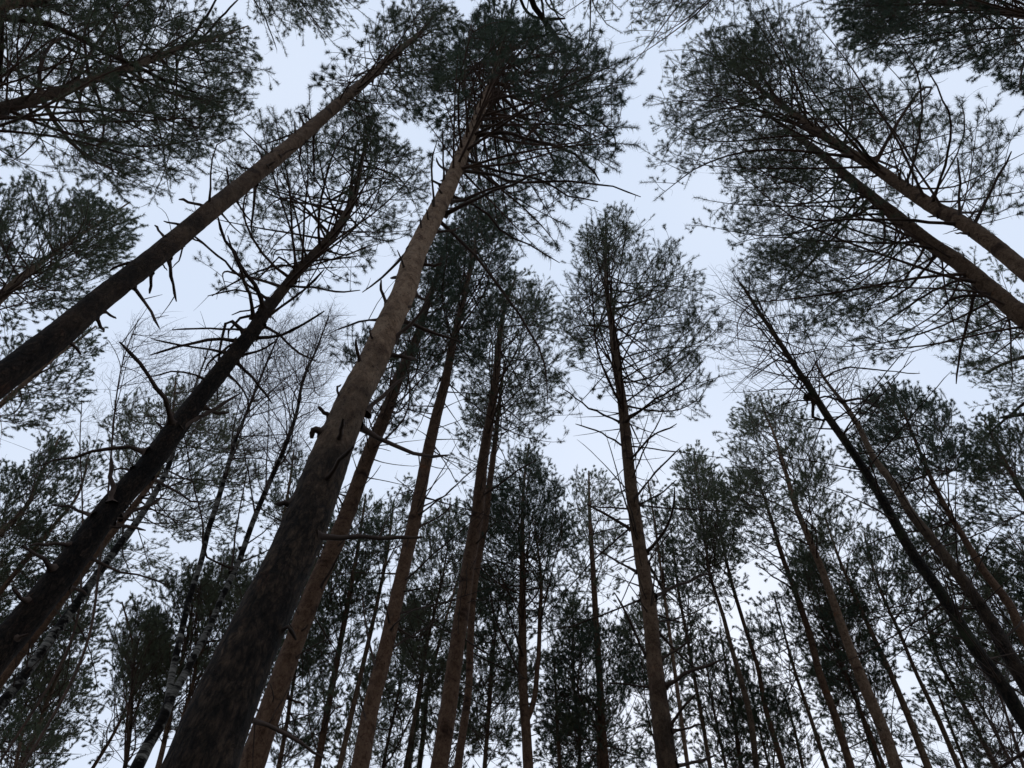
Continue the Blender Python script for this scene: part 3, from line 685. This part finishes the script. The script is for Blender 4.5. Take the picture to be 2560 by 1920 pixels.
tree('M', 20, [(1830,150,4),(1865,190,8),(1896,219,12),(1976,278,18),(2040,325,23),(2107,371,26),(2187,418,30),(2259,468,34),(2335,519,38),(2398,553,40),(2483,612,43),(2554,671,47),(2700,790,56)],
 [(1590,340),(1620,220),(1670,120),(1750,80),(1850,30),(1950,10),(2060,50),(2130,120),(2200,200),(2290,220),(2380,220),(2480,260),(2590,340),(2620,500),(2520,570),(2380,540),(2300,530),(2200,500),(2100,480),(1980,450),(1850,430),(1740,450),(1650,490),(1580,430)],
 'upper of two parallel pines leaning in from the right edge with a wide lacy crown', near=2, R=4.6, dens=1.1, cnt=24, gap=-0.3, thick=0.95, t0=0.2, whorl=0.40, knots=(30,6,15), bark='bark_mid', cb=-0.5, el0=12,
 dead=[([(2259,468),(2290,380),(2305,280),(2290,180),(2240,90)],6,2),([(2330,510),(2360,420),(2375,300),(2340,220),(2310,160)],6,2),([(2398,553),(2400,480),(2392,395)],6,4),([(2180,410),(2120,340),(2110,240),(2050,160)],5,2),
 ([(2200,430),(2140,350),(2080,290)],7,4),([(2430,570),(2480,470),(2530,380)],7,4),([(2395,560),(2200,548),(2050,550),(1940,535)],7,3)])
tree('N', 21, [(1900,275,4),(1945,305,10),(1989,338,17),(2061,392,23),(2124,447,27),(2192,502,31),(2251,549,35),(2318,603,39),(2405,663,43),(2495,739,48),(2554,790,52),(2700,910,60)],
 [(1690,540),(1770,500),(1810,420),(1880,340),(2000,350),(2100,420),(2250,520),(2400,640),(2500,740),(2590,800),(2590,960),(2480,990),(2380,900),(2300,880),(2200,930),(2100,870),(2000,840),(1900,800),(1840,730),(1780,680),(1830,600),(1750,590)],
 'lower of two parallel pines leaning in from the right edge, long branches spreading down', near=2, R=4.8, dens=1.35, cnt=24, thick=0.95, t0=0.25, knots=(30,6,15), bark='bark_mid', el0=4, cb=-0.5,
 dead=[([(2419,690),(2330,730),(2250,780),(2190,820)],6,3),([(2335,640),(2290,700),(2240,740),(2160,770)],6,2),([(2480,740),(2400,740),(2360,760)],8,5),([(2440,720),(2420,800),(2400,880),(2390,960)],7,3)])
tree('O', 17, [(1845,700,4),(1858,718,6),(1896,777,10),(1947,853,13),(1985,912,15),(2031,980,18),(2073,1047,20),(2124,1119,21),(2179,1203,23),(2225,1284,25),(2272,1368,28),(2356,1490,31),(2441,1625,34),(2525,1743,37),(2554,1794,38),(2650,1930,43)],
 [(1740,690),(1860,650),(1980,750),(2130,880),(2200,950),(2050,1030),(1950,1070),(1820,1010),(1780,900)],
 'leafless dead tree with a dark mossy trunk and only fine bare twigs, right half', kind='bare', near=1, bark='bark_moss', R=2.4, dens=1.0, name='dead_tree', snags=(36,0.3,2.2,5,13), t0=0.1, el0=10,
 dead=[([(1990,910),(1940,900),(1877,946)],4,2),([(1985,912),(1930,880),(1870,860)],4,2),([(2010,1000),(2014,985),(2020,1010)],10,6),([(2035,1000),(2030,1040),(2060,1052)],8,5),([(2040,1000),(1980,1003),(1930,1020)],4,2)])
tree('P', 18, [(2040,912,5),(2073,963,8),(2107,1005,11),(2145,1064,14),(2187,1149,17),(2238,1216,21),(2272,1275,23),(2335,1355,28),(2398,1439,31),(2462,1532,35),(2529,1650,39),(2559,1701,41),(2680,1880,50)],
 [(1960,850),(2060,820),(2200,900),(2270,1000),(2210,1090),(2080,1070),(1980,980)],
 'nearly bare broken topped tree with a brown trunk, right behind the mossy dead one', kind='bare', near=1, bark='bark_grey', R=1.9, dens=0.8, name='dead_tree', snags=(40,0.5,2.6,4,13), el0=15,
 dead=[([(2107,1005),(2150,995),(2200,1020)],6,3),([(2060,945),(2110,920),(2190,925),(2300,935)],4,2),([(2100,1000),(2060,990),(2040,1000)],5,3)])
tree('Q', 20, [(2222,955,4),(2262,1040,6),(2300,1130,9),(2356,1254,14),(2411,1347,17),(2462,1431,20),(2525,1515,24),(2554,1579,26),(2650,1730,32)],
 [(2120,1060),(2160,980),(2220,940),(2300,970),(2380,990),(2440,1080),(2450,1200),(2430,1320),(2360,1410),(2250,1390),(2170,1270),(2110,1150)],
 'pine with very dark bushy crown and thin red trunk, right of the dead trees', near=1, bark='bark_red', R=3.8, dens=1.7, needle='needle_dark', cnt=30, snags=(16,0.5,2.0,5,11))
tree('Q2', 20, [(2460,1050,4),(2500,1130,9),(2560,1240,14),(2660,1420,20)],
 [(2400,1150),(2430,1060),(2500,1010),(2610,1050),(2680,1250),(2660,1450),(2560,1520),(2450,1440),(2390,1300)],
 'dark pine cut off by the right edge, below the long spreading branches', near=1, bark='bark_red', R=3.3, dens=1.4, snags=(14,0.6,2.4,5,11))
tree('R', 21, [(1900,1000,4),(1947,1120,8),(1972,1208,12),(1985,1254,14),(2019,1338,16),(2057,1431,19),(2090,1524,21),(2124,1621,25),(2166,1726,30),(2209,1828,31),(2238,1912,33),(2270,2000,36)],
 [(1780,1090),(1830,1020),(1900,980),(1980,1000),(2050,1060),(2090,1180),(2110,1300),(2060,1410),(1980,1390),(1880,1340),(1810,1250),(1820,1150)],
 'pine with a broad grey green crown just left of the mossy dead tree', near=1, bark='bark', R=3.6, dens=1.4, needle='needle_pale', snags=(20,0.5,2.4,5,14))
tree('S', 21, [(1885,1170,4),(1930,1304,9),(1955,1389,12),(1989,1482,14),(2023,1583,17),(2052,1693,19),(2086,1785,20),(2120,1895,21),(2150,1990,23)],
 [(1790,1200),(1880,1140),(1960,1220),(2000,1350),(1970,1450),(1900,1440),(1830,1380)],
 'slim pine whose small crown tucks under the left side of the broad grey green crown', near=1, bark='bark_red', R=2.4, dens=1.1, snags=(24,0.5,2.2,4,13),
 dead=[([(1965,1440),(1920,1400),(1880,1370)],4,2),([(1975,1470),(1930,1440),(1892,1410)],4,2),([(1960,1400),(1900,1370),(1850,1340)],3,2)])
tree('Tt', 20, [(2060,1285,4),(2095,1389,7),(2137,1490,10),(2183,1591,12),(2230,1693,15),(2272,1794,17),(2318,1912,20),(2350,1990,22)],
 [(1990,1340),(2050,1280),(2130,1260),(2210,1330),(2250,1450),(2210,1570),(2100,1580),(2000,1530),(1970,1420)],
 'slim loose crowned pine, third trunk left of the mossy one at the bottom edge', near=1, R=2.7, dens=1.1, snags=(22,0.5,2.2,4,12))
tree('U', 20, [(2160,1335,4),(2200,1473,7),(2251,1587,9),(2293,1688,10),(2344,1794,13),(2394,1912,14),(2430,1990,16)],
 [(2120,1400),(2170,1320),(2250,1330),(2340,1400),(2370,1550),(2310,1670),(2200,1650),(2130,1540)],
 'thin pine, second trunk left of the mossy one at the bottom edge', near=1, R=2.7, dens=1.0, snags=(20,0.5,2.2,4,11))
tree('V', 18.5, [(2300,1480,4),(2356,1671,8),(2398,1743,10),(2441,1823,12),(2487,1912,15),(2530,1990,17)],
 [(2230,1560),(2290,1470),(2400,1490),(2500,1600),(2500,1760),(2380,1770),(2270,1710)],
 'thinnest pine at the bottom right corner, nearest trunk left of the mossy one', near=1, R=2.7, dens=0.8, snags=(20,0.5,2.4,3,10))
tree('W1', 22, [(1735,1130,4),(1760,1330,6),(1778,1448,8),(1808,1541,10),(1829,1621,12),(1854,1705,14),(1879,1811,15),(1890,1912,16),(1905,2000,18)],
 [(1670,1230),(1700,1140),(1740,1110),(1790,1160),(1830,1250),(1840,1380),(1850,1480),(1780,1530),(1720,1490),(1680,1350)],
 'tall slim pine with a narrow dense crown, first right of the round free standing crown', near=1, R=2.4, dens=1.7, bark='bark_grey', needle='needle_pale', whorl=.36, snags=(16,0.5,2.0,5,12))
tree('W2', 22, [(1778,1175,4),(1805,1350,6),(1829,1456,9),(1862,1566,10),(1896,1676,11),(1913,1768,13),(1951,1895,15),(1975,1990,16)],
 [(1720,1230),(1780,1160),(1840,1240),(1870,1380),(1870,1500),(1810,1570),(1740,1450)],
 'right hand member of the tight slim pine pair with the narrow dense crown', near=1, R=2.3, dens=1.4, bark='bark_red', needle='needle_pale', snags=(14,0.5,2.0,5,12))
tree('X', 20, [(1680,1340,4),(1698,1490,7),(1719,1600,8),(1740,1718,9),(1757,1811,10),(1774,1912,11),(1790,2000,12)],
 [(1620,1480),(1640,1370),(1680,1320),(1730,1380),(1770,1500),(1770,1620),(1700,1710),(1640,1630)],
 'very thin pine close to the right of the tall round crowned trunk', near=1, R=2.2, dens=1.1, snags=(18,0.4,1.8,4,12))
tree('Y', 17, [(1935,1490,4),(1965,1600,6),(1989,1684,8),(2023,1785,10),(2065,1912,12),(2095,2000,14)],
 [(1850,1580),(1890,1500),(1950,1480),(2010,1550),(2040,1680),(2020,1810),(1900,1820),(1840,1720)],
 'short dark pine under the sky gap at the lower right, between slim trunks', near=1, R=3.2, dens=1.4, needle='needle_dark', snags=(10,0.5,2.0,3,8))
tree('AA', 20, [(620,65,4),(540,92,8),(456,118,15),(380,148,20),(295,177,23),(211,207,26),(127,236,30),(0,274,39),(-150,325,48)],
 [(-80,-60),(450,-50),(500,30),(560,40),(620,80),(650,160),(700,200),(640,250),(600,330),(540,380),(500,440),(440,460),(420,520),(330,510),(200,460),(100,440),(-80,430)],
 'pine in the upper left with a pale trunk crossing its own big airy crown', near=2, R=4.9, dens=1.15, thick=1.2, cnt=26, el0=8, bark='bark_grey', cb=-1.5, snags=(4,0.3,0.8,8,10),
 dead=[([(456,118),(490,80),(515,40),(540,0),(560,-40)],7,3),([(490,110),(520,80),(560,35),(600,-5)],5,3)])
tree('AB', 19, [(520,-85,4),(300,-48,16),(150,-15,26),(0,13,36),(-150,42,44)],
 [(-80,-260),(540,-260),(600,-80),(420,-30),(300,0),(200,40),(60,90),(-80,110)],
 'pine in the very top left corner with long black dead branches', near=1, R=3.5, dens=0.8, bark='bark',
 dead=[([(-30,30),(0,42),(80,50),(169,80),(240,120),(296,144),(338,165),(420,205),(490,230)],14,5),([(105,5),(135,15),(169,38)],9,6),([(330,-20),(360,10),(392,33)],7,4),([(85,10),(95,35),(100,52)],10,8),([(3,60),(2,130),(6,225)],10,6)])
tree('AC', 20, [(325,505,4),(250,555,7),(150,622,11),(93,663,16),(51,697,23),(0,743,31),(-120,845,40)],
 [(-80,430),(30,430),(80,440),(120,480),(200,470),(250,490),(350,560),(330,650),(250,710),(180,780),(60,830),(-80,880)],
 'pine with a thick green crown at the left edge, above the long leaning bare trunk', near=1, R=3.4, dens=1.7, cnt=30, bark='bark_grey', needle='needle', el0=15)
tree('AD', 20, [(240,815,4),(190,855,7),(139,891,11),(60,960,13),(0,1013,15),(-100,1105,18)],
 [(-80,900),(100,830),(200,780),(260,830),(250,900),(225,990),(150,1070),(60,1100),(-80,1090)],
 'loose light crowned pine peeking out below the long leaning bare trunk, left edge', near=1, R=3.2, dens=1.2, bark='bark', el0=10)
tree('AE', 20, [(150,1090,4),(105,1180,8),(63,1270,12),(0,1334,16),(-90,1440,20)],
 [(-80,1160),(0,1130),(60,1170),(110,1090),(160,1080),(190,1160),(160,1290),(60,1410),(-80,1430)],
 'pine at the left edge with an upswept ragged top, left of the crooked trunk', near=1, R=3.2, dens=1.2, bark='bark_grey', el0=22)
tree('AF', 20, [(225,1130,4),(190,1245,7),(135,1313,10),(76,1385,12),(0,1481,14),(-80,1585,17)],
 [(150,1180),(190,1110),(240,1100),(270,1180),(250,1310),(190,1410),(60,1510),(-80,1520),(50,1330)],
 'slim red stemmed pine crossing behind the lower part of the crooked dark trunk', near=1, R=2.7, dens=0.9, bark='bark_red', snags=(14,0.6,2.2,5,11))
tree('AG', 21, [(440,940,4),(428,1060,8),(395,1180,12),(335,1265,17),(245,1375,20),(131,1530,22),(0,1705,26),(-90,1830,30)],
 [(240,1060),(310,980),(400,990),(440,925),(490,960),(550,950),(600,1000),(600,1080),(680,1090),(660,1180),(640,1290),(560,1400),(440,1480),(330,1560),(260,1480),(300,1300),(250,1160)],
 'pine with orange bark and a soft grey crown right behind the crooked dark trunk', near=1, R=4.6, dens=1.1, bark='bark_red', needle='needle_pale', snags=(22,0.8,3.0,5,11))
tree('AH1', 15.5, [(470,1415,4),(480,1520,6),(455,1650,9),(430,1760,11),(400,1900,14)],
 [(360,1500),(400,1430),(470,1395),(530,1440),(560,1560),(530,1760),(440,1900),(340,1850),(350,1650)],
 'young pine left of the forked birch stem, its upswept top just below it', near=1, needle='needle_pale', R=3.0, dens=1.5, el0=32, snags=(8,0.5,1.8,3,7))
tree('AH2', 15.5, [(560,1400,4),(535,1500,6),(500,1640,9),(468,1760,11),(425,1900,14)],
 [(480,1440),(560,1370),(640,1400),(680,1480),(650,1640),(580,1800),(480,1920),(440,1760)],
 'young pine between the forked birch and the biggest trunk, green tips upright', near=1, needle='needle_pale', R=3.0, dens=1.5, el0=32, bark='bark_red')
tree('AI', 14, [(305,1505,4),(330,1600,6),(330,1750,9),(310,1930,12)],
 [(240,1560),(300,1490),(360,1510),(410,1540),(460,1650),(450,1800),(400,1930),(260,1930),(230,1750)],
 'small open young pine with straight rising branches at the lower left', near=1, needle='needle_pale', R=3.6, dens=1.5, el0=38, bark='bark_grey')
tree('AJ', 12, [(70,1790,4),(50,1860,8),(30,1960,12)],
 [(-80,1840),(60,1780),(140,1820),(160,1970),(-80,2000)],
 'small thick green crown cut off by the bottom left corner', R=2.6, dens=1.8, cnt=30)
tree('AK', 17, [(228,1475,4),(180,1600,7),(120,1750,10),(60,1900,14)],
 [(120,1550),(230,1460),(270,1600),(250,1800),(130,1880),(30,1820),(50,1650)],
 'pine with a drooping loose crown right of the lower end of the crooked dark trunk', near=1, needle='needle_pale', R=3.0, dens=1.0, bark='bark_grey', snags=(10,0.8,2.6,3,8))
tree('AL', 20, [(760,-140,4),(600,-180,12),(400,-230,20),(200,-290,28)],
 [(560,-200),(950,-200),(930,-20),(905,40),(870,100),(820,110),(760,70),(700,120),(640,140),(610,50)],
 'pine above the top edge, only drooping twig tips visible left of centre', near=1, R=5.0, dens=1.6, cb=-2, bark='bark',
 dead=[([(620,-40),(660,40),(692,125)],5,2)])
tree('AM', 21, [(1355,-520,5),(1345,-700,22),(1335,-900,36),(1320,-1200,52)],
 [(1150,-600),(1600,-600),(1590,-100),(1560,60),(1500,95),(1420,70),(1300,80),(1190,60),(1150,-100)],
 'pine above the top edge, its thick broken limb poking in at the centre', near=1, R=6.0, dens=1.5, cb=-3, bark='bark', thick=1.3, t0=0.3,
 dead=[([(1345,-320),(1330,-150),(1322,-20),(1328,0),(1345,30),(1361,55),(1390,92),(1424,150)],22,9,0.0),([(1361,54),(1372,100)],7,4,0.0),([(1361,48),(1390,47),(1414,46)],7,6,0.0),
  ([(1350,-200),(1375,0),(1400,50),(1430,90)],6,3,0.0),([(1340,-250),(1290,-60),(1280,10),(1278,40),(1262,80)],7,3,0.0),([(1330,-260),(1250,-60),(1235,0),(1236,32)],6,5,0.0),([(1320,10),(1310,60)],4,2,0.0),([(1340,-240),(1350,-50),(1380,25),(1412,42)],7,3,0.0)])
tree('AN1', 20, [(1760,-260,4),(1900,-300,14),(2100,-350,24),(2350,-420,34)],
 [(1560,-350),(1980,-350),(1960,-20),(1880,20),(1800,60),(1750,50),(1700,70),(1640,130),(1590,160),(1560,60)],
 'pine above the top edge, fine needle tips hanging in right of the top centre', near=1, R=5.6, dens=1.8, cb=-3, bark='bark')
tree('AN2', 20, [(2250,-14,4),(2400,10,14),(2560,38,24),(2760,75,34)],
 [(2040,-120),(2050,20),(2100,110),(2190,180),(2240,160),(2300,210),(2400,160),(2480,210),(2600,270),(2760,320),(2760,-260),(2100,-260)],
 'pine with a dense dark crown filling the top right corner', near=1, R=4.4, dens=1.7, cnt=30, needle='needle_dark', bark='bark_red', cb=-1)
tree('AO', 20, [(2620,800,4),(2800,935,18),(3000,1090,28)],
 [(2240,700),(2300,640),(2400,630),(2560,610),(2760,700),(2760,1150),(2600,1110),(2470,1120),(2400,1020),(2300,930)],
 'pine off the right edge, only its drooping needle sprays and broken limbs reaching in', near=1, R=4.6, dens=1.0, bark='bark', t0=.3,
 dead=[([(2650,860),(2570,888),(2504,912),(2457,938)],8,5),([(2700,960),(2570,1000),(2529,1035),(2504,1056),(2449,1106)],8,4),([(2680,990),(2570,1033),(2504,1043)],10,7)])
# farther trees seen low between the others
for (id, H, px, poly, lab, kw) in [
 ('f1', 16, [(1240,1560,4),(1225,1750,9),(1212,1912,11),(1205,1990,12)], [(1160,1650),(1230,1540),(1290,1590),(1330,1750),(1300,1920),(1180,1960),(1140,1800)], 'low dark pine at the bottom between twin trunks and forked pine', {}),
 ('f2', 15, [(760,1540,4),(735,1700,8),(700,1900,12)], [(660,1640),(760,1520),(830,1600),(850,1800),(800,1960),(680,1960),(640,1800)], 'low bushy pine behind the orange pine, at the bottom edge', {}),
 ('f3', 15, [(1385,1640,4),(1392,1780,8),(1400,1930,12)], [(1330,1750),(1385,1630),(1440,1700),(1470,1850),(1450,1990),(1340,1990)], 'small far pine peeping out right of the forked trunk at the bottom', {}),
 ('f4', 17, [(1800,1580,4),(1825,1720,8),(1850,1900,12)], [(1730,1680),(1800,1570),(1860,1640),(1890,1800),(1870,1960),(1760,1960)], 'far pine crown low behind the tight slim pair of pines', {}),
 ('f5', 17, [(2080,1590,4),(2130,1720,8),(2190,1900,12)], [(2010,1700),(2080,1580),(2160,1620),(2230,1780),(2220,1960),(2080,1960)], 'far pine crown low behind the trunk with the broad grey green top', {}),
 ('f6', 18, [(2570,1480,4),(2640,1600,8),(2720,1760,12)], [(2470,1600),(2530,1490),(2620,1480),(2700,1650),(2680,1850),(2520,1850)], 'far pine at the right edge beneath the dark cut off crown', {}),
 ('f7', 16, [(60,1560,4),(20,1660,8),(-40,1790,12)], [(-60,1600),(60,1540),(110,1600),(120,1740),(60,1820),(-60,1840)], 'far pine at the left edge below the foot of the crooked trunk', {}),
 ('f8', 18.5, [(735,1125,4),(722,1220,7),(700,1330,9),(665,1460,11),(600,1700,14)], [(670,1200),(720,1120),(800,1120),(790,1250),(730,1360),(650,1430),(610,1360)], 'small pine crown showing just left of the biggest trunk, right of the birches', {}),
 ('f9', 16, [(2330,1690,4),(2370,1800,7),(2420,1930,9)], [(2270,1760),(2330,1680),(2400,1720),(2470,1850),(2460,1970),(2320,1970)], 'low far pine between the two thinnest trunks at the bottom right', {}),
 ('f10', 19, [(985,1250,4),(965,1400,8),(940,1520,10),(880,1780,14)], [(900,1330),(980,1240),(1040,1180),(1060,1240),(1010,1420),(960,1560),(900,1600),(870,1480)], 'far thin crown seen through the gap left of the straight reddish pine', {}),
 ('f11', 19, [(1620,1200,4),(1640,1330,6),(1660,1480,8),(1690,1700,10)], [(1590,1280),(1630,1190),(1680,1260),(1690,1400),(1680,1540),(1620,1500)], 'faint small crown directly behind the round crowned pine trunk', {}),
 ('f12', 14.5, [(1960,1730,4),(1985,1820,7),(2010,1930,9)], [(1900,1800),(1960,1720),(2030,1780),(2060,1900),(2040,1990),(1900,1990)], 'tiny dark crown at the bottom edge below the short dark pine', {}),
 ('f14', 14, [(590,1640,4),(570,1750,7),(545,1900,10)], [(540,1720),(590,1630),(650,1700),(640,1850),(600,1980),(500,1980)], 'low young pine squeezed left of the foot of the biggest trunk', {}),
 ]:
    k = dict(R=3.0, dens=1.5, snags=(6, 0.5, 2.0, 4, 9)); k.update(kw)
    tree(id, H, px, poly, lab, **k)

def far_pine(xa, ya, hw, ln, H, label, **kw):
    v = np.array([xa - 1366.0, ya + 174.0]); v /= np.hypot(*v); s_ = np.array([-v[1], v[0]])
    a = np.array([xa, ya]); q = lambda f, g: tuple(a + v * ln * f + s_ * hw * 1.15 * g)
    r = random.Random(int(xa * 7 + ya))
    prof_ = [(-0.02, 0), (0.07, .42), (0.22, .75), (0.45, 1), (0.75, 1.0), (1.0, .8), (1.2, .5)]
    poly = [q(f, g * r.uniform(.8, 1.2)) for f, g in prof_] + [q(f, -g * r.uniform(.8, 1.2)) for f, g in prof_[::-1]]
    px = [(*q(f, r.uniform(-.06, .06)), w_) for f, w_ in ((0, 3), (0.3, 4), (0.6, 6), (0.95, 8), (1.3, 10))]
    k = dict(R=3.5, dens=1.5, nb=5, cnt=26, gap=-0.3, snags=(8, 0.5, 2.0, 4, 9)); k.update(kw)
    tree('far', H, px, poly, label, **k)
for (xa, ya, hw, ln, H, rel) in [
 (210, 1640, 90, 380, 17, 'left of the forked birch foot'), (430, 1560, 70, 330, 18, 'behind the forked birch'), (830, 1300, 90, 420, 19, 'left of the straight reddish pine'),
 (690, 1380, 70, 350, 19, 'between the biggest trunk and the orange pine'), (1130, 1260, 100, 400, 19.5, 'behind the twin trunks'), (1250, 1420, 90, 400, 18.5, 'left of the forked trunk'), (1430, 1480, 80, 380, 18, 'just left of the short dense bottom pine'), (1600, 1480, 80, 400, 18, 'just left of the round crowned trunk'),
 (1990, 1370, 90, 380, 19, 'below the broad grey green crown'), (1740, 1560, 80, 350, 17, 'right of the round crowned trunk foot'),
 (2300, 1290, 90, 400, 19.5, 'below the very dark bushy crown'), (2060, 1490, 90, 380, 17.5, 'low right of the broad grey green crowned trunk'), (2340, 1560, 90, 380, 17, 'low left of the mossy trunk at the bottom right'), (1850, 1640, 80, 350, 16.5, 'low right of the tight slim pair'),
 (1440, 1690, 80, 330, 16, 'low between forked trunk and short dense pine'), (1140, 1640, 80, 330, 16.5, 'low behind the feet of the twin trunks'), (150, 1640, 90, 330, 16, 'low left of the small open young pine'),
 (2420, 1400, 90, 400, 19, 'above the bottom right corner'),
 (2520, 1330, 90, 380, 19.5, 'against the right edge'), (110, 1290, 100, 380, 19, 'left of the crooked trunk'), (20, 1420, 90, 380, 18.5, 'against the left edge'), (310, 1290, 90, 380, 19, 'behind the white birch trunk'),
 (1040, 1500, 80, 400, 18, 'between the straight reddish pine and the twin trunks'), (960, 1640, 80, 330, 17, 'low beside the straight reddish trunk'), ]:
    far_pine(xa, ya, hw, ln, H, 'far background pine ' + rel, needle=('needle', 'needle_dark', 'needle_pale')[(xa + ya) // 10 % 3], bark=('bark', 'bark_red', 'bark_grey')[(xa // 10) % 3])
tree('BP', 17, [(823,790,3),(789,878,5),(755,959,8),(743,1026,9),(713,1115,12),(675,1203,13),(637,1292,14),(591,1418,15),(553,1498,16),(523,1570,18),(489,1633,19),(456,1697,21),(430,1739,24),(401,1811,28),(371,1861,31),(346,1912,34),(300,2010,38)],
 [(560,900),(640,790),(700,760),(760,770),(820,740),(880,760),(880,850),(840,1000),(780,1130),(720,1230),(600,1280),(520,1180),(530,1000)],
 'forked white birch with black bands, two bare stems left of the biggest trunk', kind='birch', near=1, R=2.3, dens=0.75, thick=0.75,
 forks=[[(700,830,4),(658,929,6),(612,1043,8),(591,1094,10),(565,1182,13),(540,1267,15),(523,1317,15),(502,1406,15),(473,1498,16),(456,1570,17),(435,1663,18),(426,1714,20)]],
 dead=[([(523,1395),(505,1300),(480,1200),(460,1080)],5,2),([(575,1430),(590,1330),(605,1240),(620,1160)],5,2),([(600,1370),(660,1330),(700,1290)],4,2),([(590,1410),(640,1390),(700,1360)],4,2),([(640,1290),(620,1180),(600,1080)],4,2)])
tree('BB1', 19, [(530,850,3),(490,960,6),(455,1060,9),(415,1180,14),(352,1290,18),(270,1400,21),(158,1555,25),(40,1715,28),(0,1765,30),(-80,1870,34)],
 [(430,1000),(480,860),(560,790),(640,850),(620,1050),(520,1180),(420,1200),(400,1100)],
 'white birch trunk with black patches hugging the right side of the crooked dark pine', kind='birch', near=1, R=2.0, dens=0.8, thick=0.75,
 snags=(16,0.8,2.4,5,11))
tree('BS1', 15, [(345,800,2),(308,900,3),(290,1000,4),(280,1106,5),(270,1233,5),(250,1400,6),(220,1600,7)],
 [(230,1000),(260,870),(340,780),(440,770),(520,850),(500,1000),(420,1120),(320,1150),(240,1100)],
 'slender bare birch with hair fine twigs, left of the crooked dark trunk', kind='birch', near=1, R=2.4, dens=0.8, thick=0.6, bark='branch')
tree('BS2', 14, [(2460,1620,3),(2500,1740,6),(2560,1920,9),(2590,2010,11)],
 [(2380,1720),(2440,1610),(2560,1640),(2660,1800),(2640,1980),(2400,1980)],
 'slender bare birch at the bottom right corner behind the mossy trunk', kind='birch', R=2.6, dens=0.8, thick=0.6, bark='branch')
tree('BS3', 15, [(205,1000,2),(200,1100,3),(205,1230,4),(205,1380,5),(190,1560,6)],
 [(130,1010),(190,930),(270,960),(280,1080),(250,1180),(180,1200),(120,1120)],
 'thin bare sapling rising left of the crooked dark trunk near the ragged pine top', kind='birch', R=1.6, dens=0.6, thick=0.55, bark='branch', near=1)
roots = {}
for T in T_: roots.setdefault(T['id'], []).append(build_tree(T))
# the stand goes on behind and beside the camera: unseen copies added to shade the trunks, sharing their meshes
protos = roots['far'][:6] + roots['J'] + roots['f1'] + roots['f5']
rb_ = random.Random(11); n_ = 0; used_ = []
while n_ < 34:
    a = rb_.uniform(R_(178), R_(362)); d = rb_.uniform(5.5, 26)
    p = (d * math.cos(a), d * math.sin(a) - 1.5)
    if any(math.dist(p, q) < 3.0 for q in used_): continue
    used_.append(p); src = protos[n_ % len(protos)]; n_ += 1
    c = src.copy(); C.objects.link(c); c.location = (*p, 0); c.rotation_euler = (0, 0, rb_.uniform(0, 6.28))
    c['label'] = 'slim pine added behind the camera to shade the stand'; c['group'] = 'unseen pines added behind the camera'
    for ch in src.children:
        e_ = ch.copy(); C.objects.link(e_); e_.parent = c

print('TREES'); 
for q in LOG: print(q)
for q in FC: print(q)
